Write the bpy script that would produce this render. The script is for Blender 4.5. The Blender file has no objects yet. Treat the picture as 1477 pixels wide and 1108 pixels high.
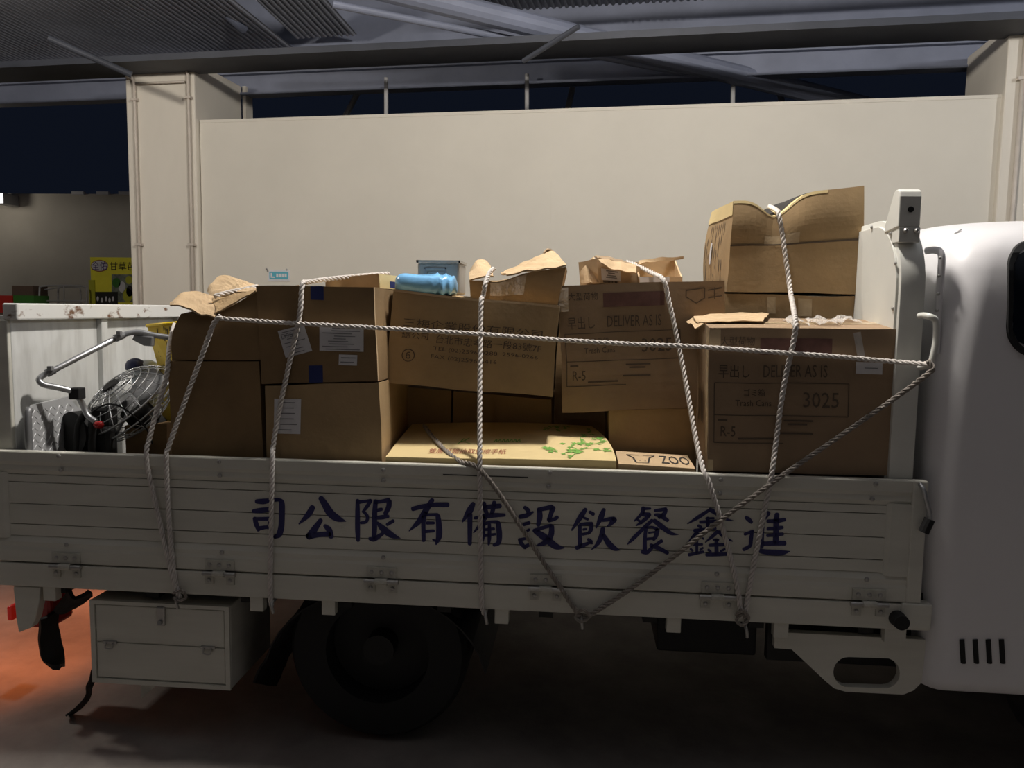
import bpy, bmesh, math, random
from mathutils import Vector, Matrix, noise
random.seed(7)
S = bpy.context.scene
COL = S.collection

# ------------------------------------------------------------------ camera
F, CX, CY = 1116.0, 738.5, 554.0
YAW, PITCH, ROLL = math.radians(5.0), math.radians(5.5), 0.0156
POS = Vector((0, -2.65, 1.65))
DV = Vector((-math.sin(YAW)*math.cos(PITCH), math.cos(YAW)*math.cos(PITCH), -math.sin(PITCH)))
_r0 = Vector((math.cos(YAW), math.sin(YAW), 0)); _u0 = _r0.cross(DV)
RV = _r0*math.cos(ROLL) + _u0*math.sin(ROLL)
UV = _u0*math.cos(ROLL) - _r0*math.sin(ROLL)
cd = bpy.data.cameras.new('camera'); cam = bpy.data.objects.new('camera', cd); COL.objects.link(cam)
cd.sensor_fit = 'HORIZONTAL'; cd.sensor_width = 36.0; cd.lens = 36.0*F/1477.0
cd.clip_start = 0.05; cd.clip_end = 200
m3 = Matrix((RV, UV, -DV)).transposed()
cam.matrix_world = Matrix.Translation(POS) @ m3.to_4x4()
S.camera = cam

# ------------------------------------------------------------------ world, exposure
w = bpy.data.worlds.new('night_world'); S.world = w; w.use_nodes = True
bg = w.node_tree.nodes['Background']
bg.inputs[0].default_value = (0.30, 0.42, 0.80, 1); bg.inputs[1].default_value = 0.013
S.view_settings.view_transform = 'Standard'; S.view_settings.look = 'None'
S.view_settings.exposure = 0.0; S.view_settings.gamma = 1.0
S.view_settings.use_curve_mapping = False

# ceiling lamps of the hall, last one an added fill lamp: (x, y, z, watts, colour, disk diameter)
LAMPS = [
    ((0.15, 0.31, 4.25), 450, (1.0, 0.94, 0.87), 0.13, 'round hall lamp hanging above the truck bed'),
    ((-5.2, 0.9, 4.25), 230, (1.0, 0.93, 0.84), 0.13, 'round hall lamp hanging above the rear of the truck'),
    ((5.4, 1.0, 4.25), 190, (0.96, 0.97, 1.0), 0.13, 'round hall lamp hanging above the truck cab'),
    ((-0.5, -15.0, 2.4), 98, (1.0, 0.92, 0.83), 0.13, 'added round fill lamp far behind the photographer'),
]

# ------------------------------------------------------------------ helpers
def ray(px, py): return DV + RV*((px-CX)/F) - UV*((py-CY)/F)
def at(px, py, Y):
    v = ray(px, py); return POS + v*((Y-POS.y)/v.y)
def atx(px, py, X):
    v = ray(px, py); return POS + v*((X-POS.x)/v.x)

def mat(name, col, rough=0.6, metal=0.0, var=0.0, vscale=6.0, col2=None, bump=0.0, bscale=80.0, spec=None,
        emit=None, estr=0.0, alpha=None, trans=0.0, stretch=None):
    m = bpy.data.materials.new(name); m.use_nodes = True
    nt = m.node_tree; b = nt.nodes['Principled BSDF']
    b.inputs['Base Color'].default_value = (*col, 1); b.inputs['Roughness'].default_value = rough
    b.inputs['Metallic'].default_value = metal
    if spec is not None: b.inputs['Specular IOR Level'].default_value = spec
    if trans: b.inputs['Transmission Weight'].default_value = trans
    if alpha is not None: b.inputs['Alpha'].default_value = alpha
    if emit:
        b.inputs['Emission Color'].default_value = (*emit, 1); b.inputs['Emission Strength'].default_value = estr
    tc = nt.nodes.new('ShaderNodeTexCoord'); src = tc.outputs['Object']
    if stretch:
        mp = nt.nodes.new('ShaderNodeMapping'); mp.inputs['Scale'].default_value = stretch
        nt.links.new(src, mp.inputs[0]); src = mp.outputs[0]
    if var or col2:
        n = nt.nodes.new('ShaderNodeTexNoise'); n.inputs['Scale'].default_value = vscale
        n.inputs['Detail'].default_value = 6; n.inputs['Roughness'].default_value = 0.6
        nt.links.new(src, n.inputs['Vector'])
        r = nt.nodes.new('ShaderNodeValToRGB')
        if col2:
            r.color_ramp.elements[0].position = 0.60 - var; r.color_ramp.elements[1].position = 0.60 + var
            r.color_ramp.elements[0].color = (*col, 1); r.color_ramp.elements[1].color = (*col2, 1)
        else:
            r.color_ramp.elements[0].position = 0.3; r.color_ramp.elements[1].position = 0.7
            r.color_ramp.elements[0].color = (*[c*(1-var) for c in col], 1)
            r.color_ramp.elements[1].color = (*[min(1, c*(1+var)) for c in col], 1)
        nt.links.new(n.outputs['Fac'], r.inputs[0]); nt.links.new(r.outputs[0], b.inputs['Base Color'])
    if bump:
        n2 = nt.nodes.new('ShaderNodeTexNoise'); n2.inputs['Scale'].default_value = bscale; n2.inputs['Detail'].default_value = 4
        nt.links.new(tc.outputs['Object'], n2.inputs['Vector'])
        bp = nt.nodes.new('ShaderNodeBump'); bp.inputs['Strength'].default_value = bump; bp.inputs['Distance'].default_value = 0.01
        nt.links.new(n2.outputs['Fac'], bp.inputs['Height']); nt.links.new(bp.outputs[0], b.inputs['Normal'])
    return m

M = {}
M['card'] = mat('cardboard', (0.36, 0.245, 0.122), 0.85, var=0.16, vscale=5, bump=0.08, bscale=60)
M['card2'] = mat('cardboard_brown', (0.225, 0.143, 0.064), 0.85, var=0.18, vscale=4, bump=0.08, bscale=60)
M['card3'] = mat('cardboard_pale', (0.50, 0.36, 0.21), 0.85, var=0.14, vscale=6, bump=0.10, bscale=50)
M['card4'] = mat('cardboard_pinkish', (0.29, 0.198, 0.118), 0.85, var=0.14, vscale=4, bump=0.06, bscale=60)
M['cardin'] = mat('cardboard_inside', (0.30, 0.215, 0.13), 0.9, var=0.15, vscale=6)
M['yellowcard'] = mat('yellow_carton', (0.66, 0.52, 0.26), 0.75, var=0.08, vscale=5, bump=0.04, bscale=40)
M['ink'] = mat('brown_ink', (0.11, 0.078, 0.052), 0.8)
M['inkdark'] = mat('black_ink', (0.02, 0.018, 0.016), 0.7)
M['maroon'] = mat('maroon_ink', (0.155, 0.075, 0.06), 0.8, var=0.2, vscale=30)
M['redink'] = mat('red_brown_ink', (0.30, 0.09, 0.05), 0.8)
M['greenink'] = mat('green_ink', (0.16, 0.36, 0.06), 0.8)
M['paper'] = mat('white_paper', (0.66, 0.65, 0.66), 0.7, var=0.04, vscale=20)
M['greyink'] = mat('grey_ink', (0.20, 0.20, 0.21), 0.7)
M['tape'] = mat('clear_tape', (0.52, 0.40, 0.25), 0.18, var=0.05, vscale=30, bump=0.25, bscale=25)
M['film'] = mat('plastic_film', (0.75, 0.72, 0.68), 0.12, bump=0.9, bscale=45, alpha=0.5)
M['bluetape'] = mat('blue_tape', (0.02, 0.03, 0.13), 0.35)
M['white'] = mat('truck_white', (0.66, 0.66, 0.61), 0.38, var=0.06, vscale=3, bump=0.02, bscale=8)
M['gatewhite'] = mat('gate_white', (0.58, 0.57, 0.50), 0.5, var=0.10, vscale=2.2, bump=0.02, bscale=12, stretch=(0.6, 1, 4))
M['cabwhite'] = mat('cab_white', (0.72, 0.71, 0.72), 0.30, var=0.02, vscale=2)
M['rust'] = mat('rusty_white', (0.70, 0.70, 0.67), 0.5, var=0.035, vscale=9, col2=(0.16, 0.075, 0.035), stretch=(1, 1, 2.0))
M['stain'] = mat('stained_white', (0.66, 0.67, 0.65), 0.55, var=0.14, vscale=4, col2=(0.46, 0.46, 0.44), stretch=(1, 3, 0.5))
M['navy'] = mat('navy_paint', (0.012, 0.012, 0.10), 0.5)
M['black'] = mat('black_rubber', (0.006, 0.006, 0.006), 0.8)
M['chassis'] = mat('chassis_black', (0.006, 0.006, 0.006), 0.7)
M['steel'] = mat('galvanised_steel', (0.44, 0.45, 0.46), 0.38, metal=0.85, var=0.15, vscale=25)
M['greymetal'] = mat('grey_metal', (0.25, 0.255, 0.26), 0.45, metal=0.4, var=0.12, vscale=10)
M['hinge'] = mat('hinge_steel', (0.46, 0.45, 0.39), 0.5, var=0.15, vscale=40, col2=None)
M['bolt'] = mat('bolt_steel', (0.40, 0.39, 0.37), 0.35, metal=0.6)
M['tread'] = mat('tread_plate', (0.56, 0.57, 0.58), 0.42, metal=0.3, var=0.08, vscale=14)
M['tin'] = mat('tin_can', (0.42, 0.40, 0.36), 0.42, metal=0.35, var=0.12, vscale=9, bump=0.05, bscale=9)
M['bluebag'] = mat('blue_plastic', (0.20, 0.47, 0.78), 0.22, var=0.10, vscale=14, bump=0.25, bscale=30)
M['rope'] = mat('grey_rope', (0.62, 0.58, 0.54), 0.9, var=0.14, vscale=40, bump=0.3, bscale=400)
M['ropedark'] = mat('dark_rope', (0.27, 0.24, 0.21), 0.9, var=0.18, vscale=40, bump=0.3, bscale=400)  # darker brown tone for the slanting ropes and knots
M['yellow'] = mat('yellow_plastic', (0.72, 0.50, 0.02), 0.4, var=0.08, vscale=9)
M['bluecap'] = mat('dark_blue_plastic', (0.01, 0.015, 0.07), 0.4)
M['jug'] = mat('white_plastic', (0.55, 0.62, 0.68), 0.4)
M['red'] = mat('red_plastic', (0.40, 0.012, 0.012), 0.25)
M['redlit'] = mat('red_lamp_lens', (0.55, 0.01, 0.01), 0.2, emit=(1.0, 0.04, 0.02), estr=0.10)
M['amberlit'] = mat('amber_lamp_lens', (0.9, 0.3, 0.02), 0.2, emit=(1.0, 0.25, 0.03), estr=6.0)
M['glass'] = mat('dark_glass', (0.006, 0.008, 0.012), 0.06)
M['wall'] = mat('cream_wall', (0.67, 0.63, 0.545), 0.8, var=0.035, vscale=1.3, bump=0.03, bscale=25)
M['farwall'] = mat('grey_wall', (0.50, 0.46, 0.39), 0.85, var=0.08, vscale=1.2)
M['pillar'] = mat('cream_pillar', (0.70, 0.65, 0.56), 0.8, var=0.05, vscale=1.8, stretch=(1, 1, 0.4))
M['conduit'] = mat('painted_conduit', (0.55, 0.49, 0.42), 0.5, var=0.08, vscale=8)
M['floor'] = mat('concrete_floor', (0.175, 0.158, 0.145), 0.95, spec=0.1, var=0.40, vscale=1.6, bump=0.12, bscale=40)
M['roofsteel'] = mat('roof_steel', (0.20, 0.22, 0.29), 0.55, var=0.15, vscale=2)
M['roofdark'] = mat('roof_dark_steel', (0.05, 0.055, 0.07), 0.6, var=0.2, vscale=2)
M['deck'] = mat('roof_deck', (0.34, 0.35, 0.39), 0.5, metal=0.2, var=0.15, vscale=2)
M['pole'] = mat('pole_paint', (0.42, 0.41, 0.40), 0.5)
M['signyellow'] = mat('sign_yellow', (0.92, 0.84, 0.06), 0.5, var=0.06, vscale=6)
M['signgreen'] = mat('sign_olive', (0.50, 0.50, 0.04), 0.5)
M['purple'] = mat('sign_purple', (0.07, 0.02, 0.16), 0.6)
M['teal'] = mat('sign_teal', (0.10, 0.40, 0.50), 0.5)
M['signgrey'] = mat('sign_picture_grey', (0.20, 0.22, 0.17), 0.6, var=0.5, vscale=18)
M['cratered'] = mat('crate_red', (0.45, 0.03, 0.02), 0.5)
M['crategreen'] = mat('crate_green', (0.05, 0.18, 0.03), 0.5)
M['cratebrown'] = mat('crate_brown', (0.13, 0.085, 0.06), 0.7)
M['tarp'] = mat('dark_tarp', (0.03, 0.032, 0.028), 0.8, var=0.3, vscale=4)
M['lamp'] = mat('lamp_white', (0.9, 0.9, 0.9), 0.4, emit=(1, 0.97, 0.92), estr=8.0)
M['lampshell'] = mat('lamp_shell', (0.3, 0.3, 0.32), 0.4, metal=0.6)

def new_mesh(name, verts, faces, m, parent=None, smooth=False):
    me = bpy.data.meshes.new(name); me.from_pydata([tuple(v) for v in verts], [], faces); me.update()
    if smooth:
        for p in me.polygons: p.use_smooth = True
    return link(name, me, m, parent)
def link(name, me, m, parent=None):
    o = bpy.data.objects.new(name, me); COL.objects.link(o)
    if m is not None:
        ms = m if isinstance(m, list) else [m]
        if not me.materials:
            for x in ms: me.materials.append(M[x] if isinstance(x, str) else x)
    if parent is not None: o.parent = parent
    return o
def from_bm(name, bm, m, parent=None, smooth=False):
    bmesh.ops.recalc_face_normals(bm, faces=bm.faces)
    me = bpy.data.meshes.new(name); bm.to_mesh(me); bm.free()
    if smooth:
        for p in me.polygons: p.use_smooth = True
    return link(name, me, m, parent)
def empty(name):
    o = bpy.data.objects.new(name, None); COL.objects.link(o); o.empty_display_size = 0.1; return o
def tag(o, label, cat, group=None, kind=None):
    o['label'] = label
    if cat: o['category'] = cat
    if group: o['group'] = group
    if kind: o['kind'] = kind
    return o
def structure(o, label=None, cat=None):
    o['kind'] = 'structure'
    if label: o['label'] = label
    if cat: o['category'] = cat
    return o

def bm_box(bm, x0, x1, y0, y1, z0, z1, mx=None):
    vs = [bm.verts.new((x, y, z)) for x in (x0, x1) for y in (y0, y1) for z in (z0, z1)]
    for f in ((0,1,3,2),(4,6,7,5),(0,4,5,1),(2,3,7,6),(0,2,6,4),(1,5,7,3)): bm.faces.new([vs[i] for i in f])
    if mx is not None: bmesh.ops.transform(bm, matrix=mx, verts=vs)
    return vs
def box(name, x0, x1, y0, y1, z0, z1, m, parent=None, bev=0.0, mx=None):
    bm = bmesh.new(); bm_box(bm, x0, x1, y0, y1, z0, z1, mx)
    bmesh.ops.recalc_face_normals(bm, faces=bm.faces)
    if bev:
        bmesh.ops.bevel(bm, geom=list(bm.edges), offset=bev, segments=2, affect='EDGES', profile=0.5)
    return from_bm(name, bm, m, parent)

def catmull(pts, n=8):
    P = [Vector(p) for p in pts]
    if len(P) < 3:
        return [P[0].lerp(P[-1], i/n) for i in range(n+1)]
    out = []
    for i in range(len(P)-1):
        p0 = P[max(i-1, 0)]; p1 = P[i]; p2 = P[i+1]; p3 = P[min(i+2, len(P)-1)]
        for k in range(n):
            t = k/n
            out.append(0.5*((2*p1)+(p2-p0)*t+(2*p0-5*p1+4*p2-p3)*t*t+(3*p1-p0-3*p2+p3)*t**3))
    out.append(P[-1]); return out
def frames(path):
    T = []
    for i in range(len(path)):
        a = path[max(i-1, 0)]; b = path[min(i+1, len(path)-1)]
        t = (b-a); T.append(t.normalized() if t.length > 1e-9 else Vector((0, 0, 1)))
    n = T[0].orthogonal().normalized(); N = []
    for t in T:
        n = (n - t*n.dot(t)); n = n.normalized() if n.length > 1e-6 else t.orthogonal().normalized()
        N.append(n)
    return T, N
def tube_geo(path, r, sides=8, verts=None, faces=None, closed=False):
    verts = [] if verts is None else verts; faces = [] if faces is None else faces
    T, N = frames(path); base = len(verts)
    for i, p in enumerate(path):
        ri = r[i] if isinstance(r, (list, tuple)) else r
        bnm = T[i].cross(N[i])
        for k in range(sides):
            a = 2*math.pi*k/sides
            verts.append(p + N[i]*(math.cos(a)*ri) + bnm*(math.sin(a)*ri))
    L = len(path)
    for i in range(L-1 + (1 if closed else 0)):
        j = (i+1) % L
        for k in range(sides):
            k2 = (k+1) % sides
            faces.append((base+i*sides+k, base+i*sides+k2, base+j*sides+k2, base+j*sides+k))
    if not closed:
        faces.append(tuple(base+k for k in reversed(range(sides))))
        faces.append(tuple(base+(L-1)*sides+k for k in range(sides)))
    return verts, faces
def tube(name, pts, r, m, parent=None, sides=10, n=8, smooth_path=True):
    path = catmull(pts, n) if smooth_path else [Vector(p) for p in pts]
    v, f = tube_geo(path, r, sides)
    return new_mesh(name, v, f, m, parent, smooth=True)
def cyl(name, p0, p1, r, m, parent=None, sides=16, r1=None):
    p0, p1 = Vector(p0), Vector(p1)
    v, f = tube_geo([p0, p1], [r, r if r1 is None else r1], sides)
    return new_mesh(name, v, f, m, parent)

def prism(name, pts, axis, a0, a1, m, parent=None, bev=0.0, smooth=False):
    """outline pts (2D) extruded along axis ('x': pts=(y,z), 'y': pts=(x,z))"""
    bm = bmesh.new()
    def P(p, a): return (a, p[0], p[1]) if axis == 'x' else (p[0], a, p[1])
    A = [bm.verts.new(P(p, a0)) for p in pts]; B = [bm.verts.new(P(p, a1)) for p in pts]
    bm.faces.new(A); bm.faces.new(list(reversed(B)))
    n = len(pts)
    for i in range(n): bm.faces.new((A[i], B[i], B[(i+1) % n], A[(i+1) % n]))
    bmesh.ops.recalc_face_normals(bm, faces=bm.faces)
    if bev:
        es = [e for e in bm.edges if abs(e.calc_face_angle(0)) > 0.6]
        bmesh.ops.bevel(bm, geom=es, offset=bev, segments=2, affect='EDGES', profile=0.5)
    o = from_bm(name, bm, m, parent, smooth)
    if smooth: o.data.set_sharp_from_angle(angle=0.7)
    return o

def text_tris(body, spacing=1.0):
    c = bpy.data.curves.new('t', 'FONT'); c.body = body; c.resolution_u = 2; c.space_character = spacing
    o = bpy.data.objects.new('t', c); COL.objects.link(o)
    bpy.context.view_layer.update()
    me = bpy.data.meshes.new_from_object(o.evaluated_get(bpy.context.evaluated_depsgraph_get()))
    V = [Vector((v.co.x, v.co.y)) for v in me.vertices]; Fc = [tuple(p.vertices) for p in me.polygons]
    bpy.data.objects.remove(o); bpy.data.curves.remove(c); bpy.data.meshes.remove(me)
    if V:
        x0 = min(v.x for v in V); x1 = max(v.x for v in V); y0 = min(v.y for v in V); y1 = max(v.y for v in V)
        V = [Vector(((v.x-x0)/max(x1-x0, 1e-6), (v.y-y0)/max(y1-y0, 1e-6))) for v in V]
        return V, Fc, (x1-x0)/max(y1-y0, 1e-6)
    return V, Fc, 1

# ------------------------------------------------------------------ cartons
class Carton:
    """hexahedron from the front face corners (TL, TR, BR, BL) and a depth; map(u,v,w) gives points on it"""
    def __init__(s, q, yl, yr, depth, zb=None, deform=None, wob=0.004, seed=0, back_dz=0.0, back_in=0.0):
        s.TL, s.TR, s.BR, s.BL = at(*q[0], yl), at(*q[1], yr), at(*q[2], yr), at(*q[3], yl)
        if zb is not None:
            for c, t in ((s.BR, s.TR), (s.BL, s.TL)):
                d = (c.z-zb); k = (t.z-zb)/max(t.z-c.z, 1e-3)
                nc = t + (c-t)*k; c.x = t.x + (c.x-t.x)*min(k, 1.3); c.z = zb
        e = (s.TR-s.TL); e.z = 0; s.n = Vector((-e.y, e.x, 0)).normalized()
        s.d = depth; s.deform = deform; s.wob = wob; s.seed = seed; s.bdz = back_dz; s.bin = back_in
        s.W = (s.TR-s.TL).length; s.H = (s.TL-s.BL).length
    def map(s, u, v, w, off=0.0, face=None):
        p = s.BL*(1-u)*(1-v) + s.BR*u*(1-v) + s.TL*(1-u)*v + s.TR*u*v
        p = p + s.n*(s.d*w) + Vector((0, 0, s.bdz*w*v))
        e = (s.TR-s.TL).normalized(); p = p + e*(s.bin*w*(0.5-u)*2)
        if s.deform: p = s.deform(u, v, w, p)
        if s.wob:
            k = 5.0; q = p*k + Vector((s.seed*7.3, s.seed*3.1, s.seed))
            p = p + Vector((noise.noise(q), noise.noise(q+Vector((9, 0, 0))), noise.noise(q+Vector((0, 9, 0)))))*s.wob
        if off:
            up = (s.TL-s.BL).normalized()
            p = p + {'front': -s.n, 'top': up, 'left': -e, 'right': e}[face]*off
        return p
    def face_pt(s, face, a, b, off=0.0):
        if face == 'front': return s.map(a, b, 0, off, face)
        if face == 'top': return s.map(a, 1, b, off, face)
        if face == 'left': return s.map(0, b, 1-a, off, face)
        if face == 'right': return s.map(1, b, a, off, face)
    def dims(s, face):
        return {'front': (s.W, s.H), 'top': (s.W, s.d), 'left': (s.d, s.H), 'right': (s.d, s.H)}[face]
    def build(s, label, m='card', n=14, top=True, mtop=None, name='cardboard_box'):
        bm = bmesh.new(); cache = {}
        def V(u, v, w):
            k = (round(u, 4), round(v, 4), round(w, 4))
            if k not in cache: cache[k] = bm.verts.new(s.map(u, v, w))
            return cache[k]
        r = [i/n for i in range(n+1)]
        def grid(fn, mi=0):
            for i in range(n):
                for j in range(n):
                    f = bm.faces.new((V(*fn(r[i], r[j])), V(*fn(r[i+1], r[j])), V(*fn(r[i+1], r[j+1])), V(*fn(r[i], r[j+1]))))
                    f.material_index = mi
        grid(lambda a, b: (a, b, 0)); grid(lambda a, b: (a, b, 1)); grid(lambda a, b: (0, a, b)); grid(lambda a, b: (1, a, b))
        grid(lambda a, b: (a, 0, b))
        if top: grid(lambda a, b: (a, 1, b), 1 if mtop else 0)
        s.o = from_bm(name, bm, [m, mtop] if mtop else m)
        if not top:
            sm = s.o.modifiers.new('wall_thickness', 'SOLIDIFY'); sm.thickness = 0.006; sm.offset = -1
        tag(s.o, label, 'box', 'cardboard boxes loaded on the truck')
        return s
    def patch(s, name, face, a0, b0, a1, b1, m, off=0.0015, nu=8, nv=4, rot=0.0):
        W, H = s.dims(face); ca, cb = (a0+a1)/2, (b0+b1)/2
        vs, fs = [], []
        for j in range(nv+1):
            for i in range(nu+1):
                x = (a0+(a1-a0)*i/nu-ca)*W; y = (b0+(b1-b0)*j/nv-cb)*H
                x, y = x*math.cos(rot)-y*math.sin(rot), x*math.sin(rot)+y*math.cos(rot)
                vs.append(s.face_pt(face, ca+x/W, cb+y/H, off))
        for j in range(nv):
            for i in range(nu):
                k = j*(nu+1)+i; fs.append((k, k+1, k+nu+2, k+nu+1))
        return new_mesh(name, vs, fs, m, s.o)
    def text(s, body, face, a0, b0, h, m='ink', a1=None, off=0.002, rot=0.0, name='printed_text', spacing=1.0, bars=None):
        """lower-left at (a0,b0), height h in metres; a1 = right end; rot turns it about its lower-left"""
        V, Fc, asp = text_tris(body, spacing); W, H = s.dims(face)
        wm = (a1-a0)*W if a1 is not None else h*asp
        vs = []
        for v in V:
            x, y = v.x*wm, v.y*h
            x, y = x*math.cos(rot)-y*math.sin(rot), x*math.sin(rot)+y*math.cos(rot)
            vs.append(s.face_pt(face, a0+x/W, b0+y/H, off))
        return new_mesh(name, vs, Fc, m, s.o)
    def lines(s, name, face, segs, wd, m='ink', off=0.002):
        W, H = s.dims(face); vs, fs = [], []
        for (a0, b0, a1, b1) in segs:
            d = Vector(((a1-a0)*W, (b1-b0)*H)); L = max(d.length, 1e-6); nn = Vector((-d.y, d.x))/L*wd/2
            k = max(2, int(L/0.04)); base = len(vs)
            for i in range(k+1):
                t = i/k
                for sg in (-1, 1):
                    vs.append(s.face_pt(face, a0+(a1-a0)*t+sg*nn.x/W, b0+(b1-b0)*t+sg*nn.y/H, off))
            for i in range(k): fs.append((base+2*i, base+2*i+1, base+2*i+3, base+2*i+2))
        o = new_mesh(name, vs, fs, m, s.o)
        if len(segs) > 1: o['kind'] = 'stuff'
        return o

def sheet(name, rows, m, parent=None, thick=0.004, sub=5, crinkle=0.005):
    """bent board from rows of (px, py, Y)"""
    R = [[at(*p) for p in row] for row in rows]
    R2 = [catmull(row, sub) if len(row) > 2 else [row[0].lerp(row[1], i/(sub*2)) for i in range(sub*2+1)] for row in R]
    cols = list(zip(*R2)); C2 = [catmull(list(c), sub) if len(c) > 2 else [c[0].lerp(c[1], i/sub) for i in range(sub+1)] for c in cols]
    nu, nv = len(C2), len(C2[0]); vs = [C2[i][j] for j in range(nv) for i in range(nu)]
    vs = [p + Vector((noise.noise(p*22), noise.noise(p*22+Vector((5, 0, 0))), noise.noise(p*26+Vector((0, 7, 0)))*1.6))*crinkle for p in vs]
    fs = [(j*nu+i, j*nu+i+1, (j+1)*nu+i+1, (j+1)*nu+i) for j in range(nv-1) for i in range(nu-1)]
    o = new_mesh(name, vs, fs, m, parent)
    sm = o.modifiers.new('board_thickness', 'SOLIDIFY'); sm.thickness = thick; sm.offset = 0
    return o

def stroke_geo(strokes, conv, vs, fs, seg=5):
    """brush strokes: lists of (x, y, width); conv maps a 2D drawing point to 3D"""
    for st in strokes:
        P = catmull([Vector((a, b, c)) for a, b, c in st], seg)
        L = len(P); base = len(vs); pts = []
        for i, p in enumerate(P):
            a = P[max(i-1, 0)]; b = P[min(i+1, L-1)]
            t = Vector((b.x-a.x, b.y-a.y)); t = t.normalized() if t.length > 1e-6 else Vector((1, 0))
            nn = Vector((-t.y, t.x)); pts.append((Vector((p.x, p.y)), t, nn, max(p.z, 2)/2))
        def add(v): vs.append(conv(v.x, v.y)); return len(vs)-1
        prev = None
        c0, t0, n0, w0 = pts[0]
        cap = [(math.cos(a), math.sin(a)) for a in (1.2, 0.7)]
        for ca, sa in ((0.25, 1.0), (0.75, 0.7)):
            q = c0 - t0*w0*sa*0.75
            pr = (add(q+n0*w0*ca), add(q-n0*w0*ca))
            if prev: fs.append((prev[0], pr[0], pr[1], prev[1]))
            prev = pr
        for c, t, nn, wd in pts:
            pr = (add(c+nn*wd), add(c-nn*wd)); fs.append((prev[0], pr[0], pr[1], prev[1])); prev = pr
        c0, t0, n0, w0 = pts[-1]
        for ca, sa in ((0.75, 0.7), (0.25, 1.0)):
            q = c0 + t0*w0*sa*0.75
            pr = (add(q+n0*w0*ca), add(q-n0*w0*ca)); fs.append((prev[0], pr[0], pr[1], prev[1])); prev = pr
    return vs, fs

def rope(label, pts, r=0.0095, smooth=6, name='rope', m='rope'):
    path = catmull([at(*p) for p in pts], smooth)
    # resample
    L = [0]
    for i in range(1, len(path)): L.append(L[-1]+(path[i]-path[i-1]).length)
    pitch = 0.060; step = pitch/10; n = int(L[-1]/step); P = []; k = 0
    for i in range(n+1):
        d = min(i*step, L[-1]-1e-6)
        while k < len(L)-2 and L[k+1] < d: k += 1
        t = (d-L[k])/max(L[k+1]-L[k], 1e-9); P.append(path[k].lerp(path[k+1], t))
    T, N = frames(P); vs, fs = [], []
    for s in range(3):
        q = []
        for i, p in enumerate(P):
            a = 2*math.pi*(i*step/pitch + s/3.0); b = T[i].cross(N[i])
            q.append(p + (N[i]*math.cos(a) + b*math.sin(a))*r*0.56)
        tube_geo(q, r*0.47, 6, vs, fs)
    o = new_mesh(name, vs, fs, m, None, smooth=True)
    return tag(o, label, 'rope', 'ropes tying down the load')

# ------------------------------------------------------------------ setting
# ground
nx, ny = 60, 60; vs, fs = [], []
for j in range(ny+1):
    for i in range(nx+1):
        x = -26+50*i/nx; y = -16+42*j/ny
        vs.append((x, y, 0.012*noise.noise(Vector((x*0.8, y*0.8, 0)))-0.006))
for j in range(ny):
    for i in range(nx):
        k = j*(nx+1)+i; fs.append((k, k+1, k+nx+2, k+nx+1))
structure(new_mesh('floor', vs, fs, 'floor', smooth=True))

# back wall, rotated against the truck
WA = Vector((-3.914, 5.17, 0)); WE = Vector((3.49+3.914, 4.46-5.17, 0)).normalized(); WN = Vector((WE.y, -WE.x, 0))
WM = Matrix(((WE.x, -WN.x, 0, WA.x), (WE.y, -WN.y, 0, WA.y), (0, 0, 1, 0), (0, 0, 0, 1)))   # local x along wall, y away from camera
LW = (Vector((3.49, 4.46, 0))-WA).length
def wbox(name, x0, x1, y0, y1, z0, z1, m, parent=None, bev=0): return box(name, x0, x1, y0, y1, z0, z1, m, parent, bev, WM)
def wp(x, y, z): return WM @ Vector((x, y, z))
def wat(px, py, off=0.0):
    """pixel -> wall-plane local coordinates (x, z)"""
    v = ray(px, py); o = wp(0, off, 0); nrm = WN
    t = (o-POS).dot(nrm)/v.dot(nrm); p = POS+v*t; q = WM.inverted() @ p; return q.x, q.z
wall = structure(wbox('wall_back', -0.02, LW+0.05, 0, 0.18, 0, 3.5, 'wall'))
# fine panel joint of the wall
jx, jz = wat(794, 300)
wbox('joint', jx-0.004, jx+0.004, -0.002, 0.01, 0.02, 3.2, 'wall', wall)
wbox('coping', -0.02, LW+0.05, -0.004, 0.184, 3.5, 3.53, 'wall', wall)

def pillar(x0, x1, name='concrete_pillar', front=-0.06, back=0.85, ztop=4.1):
    o = structure(wbox(name, x0, x1, front, back, 0, ztop, 'pillar', bev=0.012))
    return o
xl0, _ = wat(189, 200); xl1, _ = wat(287, 200)
pl = pillar(xl0, xl1)
xr0, _ = wat(1440, 170); pr = pillar(LW+0.02, LW+0.95)
def conduit(parent, pts, r=0.016):
    o = tube('conduit', pts, r, 'conduit', parent, sides=8, smooth_path=False); return o
cxl, zt = wat(201, 117); cxr, _ = wat(278, 117)
conduit(pl, [wp(cxl-0.09, -0.085, zt+0.02), wp(cxl-0.02, -0.085, zt+0.01), wp(cxl, -0.085, zt-0.06), wp(cxl+0.0, -0.085, 0.1)])
conduit(pl, [wp(cxl+0.02, -0.085, zt-0.05), wp(cxr-0.04, -0.085, zt-0.05)], 0.012)
conduit(pl, [wp(cxl-0.05, -0.085, zt+0.07), wp(cxr-0.03, -0.085, zt+0.07), wp(cxr, -0.085, zt+0.03), wp(cxr, -0.085, 0.1)])
for xx in (cxl, cxr):
    for py in (147, 354):
        _, zz = wat(200, py)
        wbox('pipe_clip', xx-0.035, xx+0.035, -0.108, -0.058, zz-0.012, zz+0.012, 'conduit', pl)
rc, _ = wat(1462, 200)
conduit(pr, [wp(rc, -0.085, 0.1), wp(rc, -0.085, 4.0)], 0.02)
wbox('pipe_clip', rc-0.04, rc+0.04, -0.11, -0.058, 3.62, 3.645, 'conduit', pr)

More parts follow.
